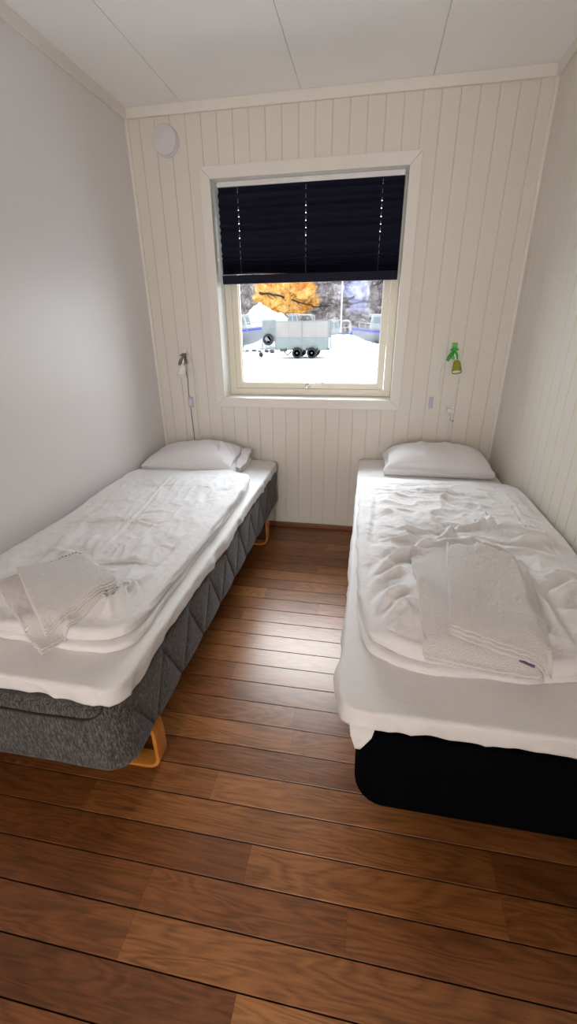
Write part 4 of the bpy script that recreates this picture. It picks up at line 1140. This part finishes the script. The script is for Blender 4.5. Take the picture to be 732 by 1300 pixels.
branch([(2.6, 42.2, 5.4), (1.0, 42.0, 4.6), (-.8, 42.0, 3.7), (-2.2, 42.1, 3.2)], .08, 'dark bare tree leaning across the blue-grey part of the cliff')

s = B(); yc = YB - 1.9  # unseen box added round the fill lamp to keep sky light out
s.box(-.1, yc - .1, 0, 2.1, yc, 2.4); s.box(-.1, yc, 0, 0, YB - .1, 2.4); s.box(2.0, yc, 0, 2.1, YB - .1, 2.4)
tag(s.build('wall_fill_box', M['left']), kind='structure')
s = B(); s.box(-.1, yc, 2.4, 2.1, YB - .1, 2.5); s.box(-.1, yc, -.05, 2.1, YB - .1, 0)  # ceiling and floor slabs of the added fill lamp box
tag(s.build('fill_box_slabs', M['trim']), kind='structure')
# ------------------------------------------------------------------ added fill lamp, unseen, shining in through the open doorway
FILL_ENERGY = 84
ld = bpy.data.lights.new('fill_light', 'AREA'); ld.shape = 'RECTANGLE'; ld.size = .84; ld.size_y = 1.9; ld.energy = FILL_ENERGY; ld.color = (1, .945, .895)
lo = bpy.data.objects.new('fill_light', ld); C.objects.link(lo); lo.location = (.975, YB - 1.75, 1.15); lo.rotation_euler = (PI / 2, 0, 0)

# daylight
SKY_LO, SKY_HI, SKY_SUN = 1.7, 6.6, 22.0
w = bpy.data.worlds.new('World'); bpy.context.scene.world = w; w.use_nodes = True
nt = w.node_tree; nt.nodes.clear(); wo = nt.nodes.new('ShaderNodeOutputWorld'); bg = nt.nodes.new('ShaderNodeBackground')
tc = nt.nodes.new('ShaderNodeTexCoord'); sp = nt.nodes.new('ShaderNodeSeparateXYZ'); rp = nt.nodes.new('ShaderNodeValToRGB')
nt.links.new(tc.outputs['Generated'], sp.inputs[0]); nt.links.new(sp.outputs[2], rp.inputs[0])
rp.color_ramp.elements[0].position = 0; rp.color_ramp.elements[0].color = (.96, .97, 1, 1); rp.color_ramp.elements[1].position = 1; rp.color_ramp.elements[1].color = (.80, .88, 1, 1)
nt.links.new(rp.outputs[0], bg.inputs[0])
mr = nt.nodes.new('ShaderNodeMapRange'); mr.interpolation_type = 'SMOOTHSTEP'   # hazy sky, brightest on the sun side beyond the cliff
mr.inputs[1].default_value = -.35; mr.inputs[2].default_value = .75; mr.inputs[3].default_value = SKY_LO; mr.inputs[4].default_value = SKY_HI
nt.links.new(sp.outputs[1], mr.inputs[0])
dt = nt.nodes.new('ShaderNodeVectorMath'); dt.operation = 'DOT_PRODUCT'; dt.inputs[1].default_value = Vector((-.13, .77, .64)).normalized()
nt.links.new(tc.outputs['Generated'], dt.inputs[0])
m2 = nt.nodes.new('ShaderNodeMapRange'); m2.interpolation_type = 'SMOOTHSTEP'   # sun glow behind thin cloud
m2.inputs[1].default_value = .86; m2.inputs[2].default_value = .985; m2.inputs[3].default_value = 0; m2.inputs[4].default_value = SKY_SUN
nt.links.new(dt.outputs['Value'], m2.inputs[0])
sm = nt.nodes.new('ShaderNodeMath'); sm.operation = 'ADD'; nt.links.new(mr.outputs[0], sm.inputs[0]); nt.links.new(m2.outputs[0], sm.inputs[1])
nt.links.new(sm.outputs[0], bg.inputs[1])
nt.links.new(bg.outputs[0], wo.inputs[0])
pl = bpy.data.lights.new('window_portal', 'AREA'); pl.shape = 'RECTANGLE'; pl.size = WX1 - WX0; pl.size_y = WZ1 - WZ0; pl.cycles.is_portal = True
po = bpy.data.objects.new('window_portal', pl); C.objects.link(po); po.location = ((WX0 + WX1) / 2, .24, (WZ0 + WZ1) / 2); po.rotation_euler = (-PI / 2, 0, 0)

# ------------------------------------------------------------------ camera
cam = bpy.data.cameras.new('camera'); co = bpy.data.objects.new('camera', cam); C.objects.link(co)
cam.sensor_fit = 'VERTICAL'; cam.sensor_height = 36; cam.lens = 543.49 / 1300 * 36; cam.clip_start = .02; cam.clip_end = 300
R_ = Vector((.98385026, .17867765, -.01062816)); U_ = Vector((-.06200986, .39594059, .91618002)); D_ = Vector((-.16790901, .9007249, -.40062603))
m = Matrix(((R_.x, U_.x, -D_.x, 1.3808), (R_.y, U_.y, -D_.y, -2.755), (R_.z, U_.z, -D_.z, 1.3335), (0, 0, 0, 1)))
co.matrix_world = m
sc = bpy.context.scene; sc.camera = co
sc.view_settings.view_transform = 'Standard'; sc.view_settings.look = 'None'; sc.view_settings.gamma = 1; sc.view_settings.exposure = 0
sc.view_settings.use_curve_mapping = False
sc.cycles.max_bounces = 12; sc.cycles.diffuse_bounces = 8; sc.cycles.transparent_max_bounces = 8
sc.cycles.use_denoising = True; sc.cycles.sample_clamp_indirect = 8
try: sc.cycles.denoiser = 'OPENIMAGEDENOISE'
except Exception: pass
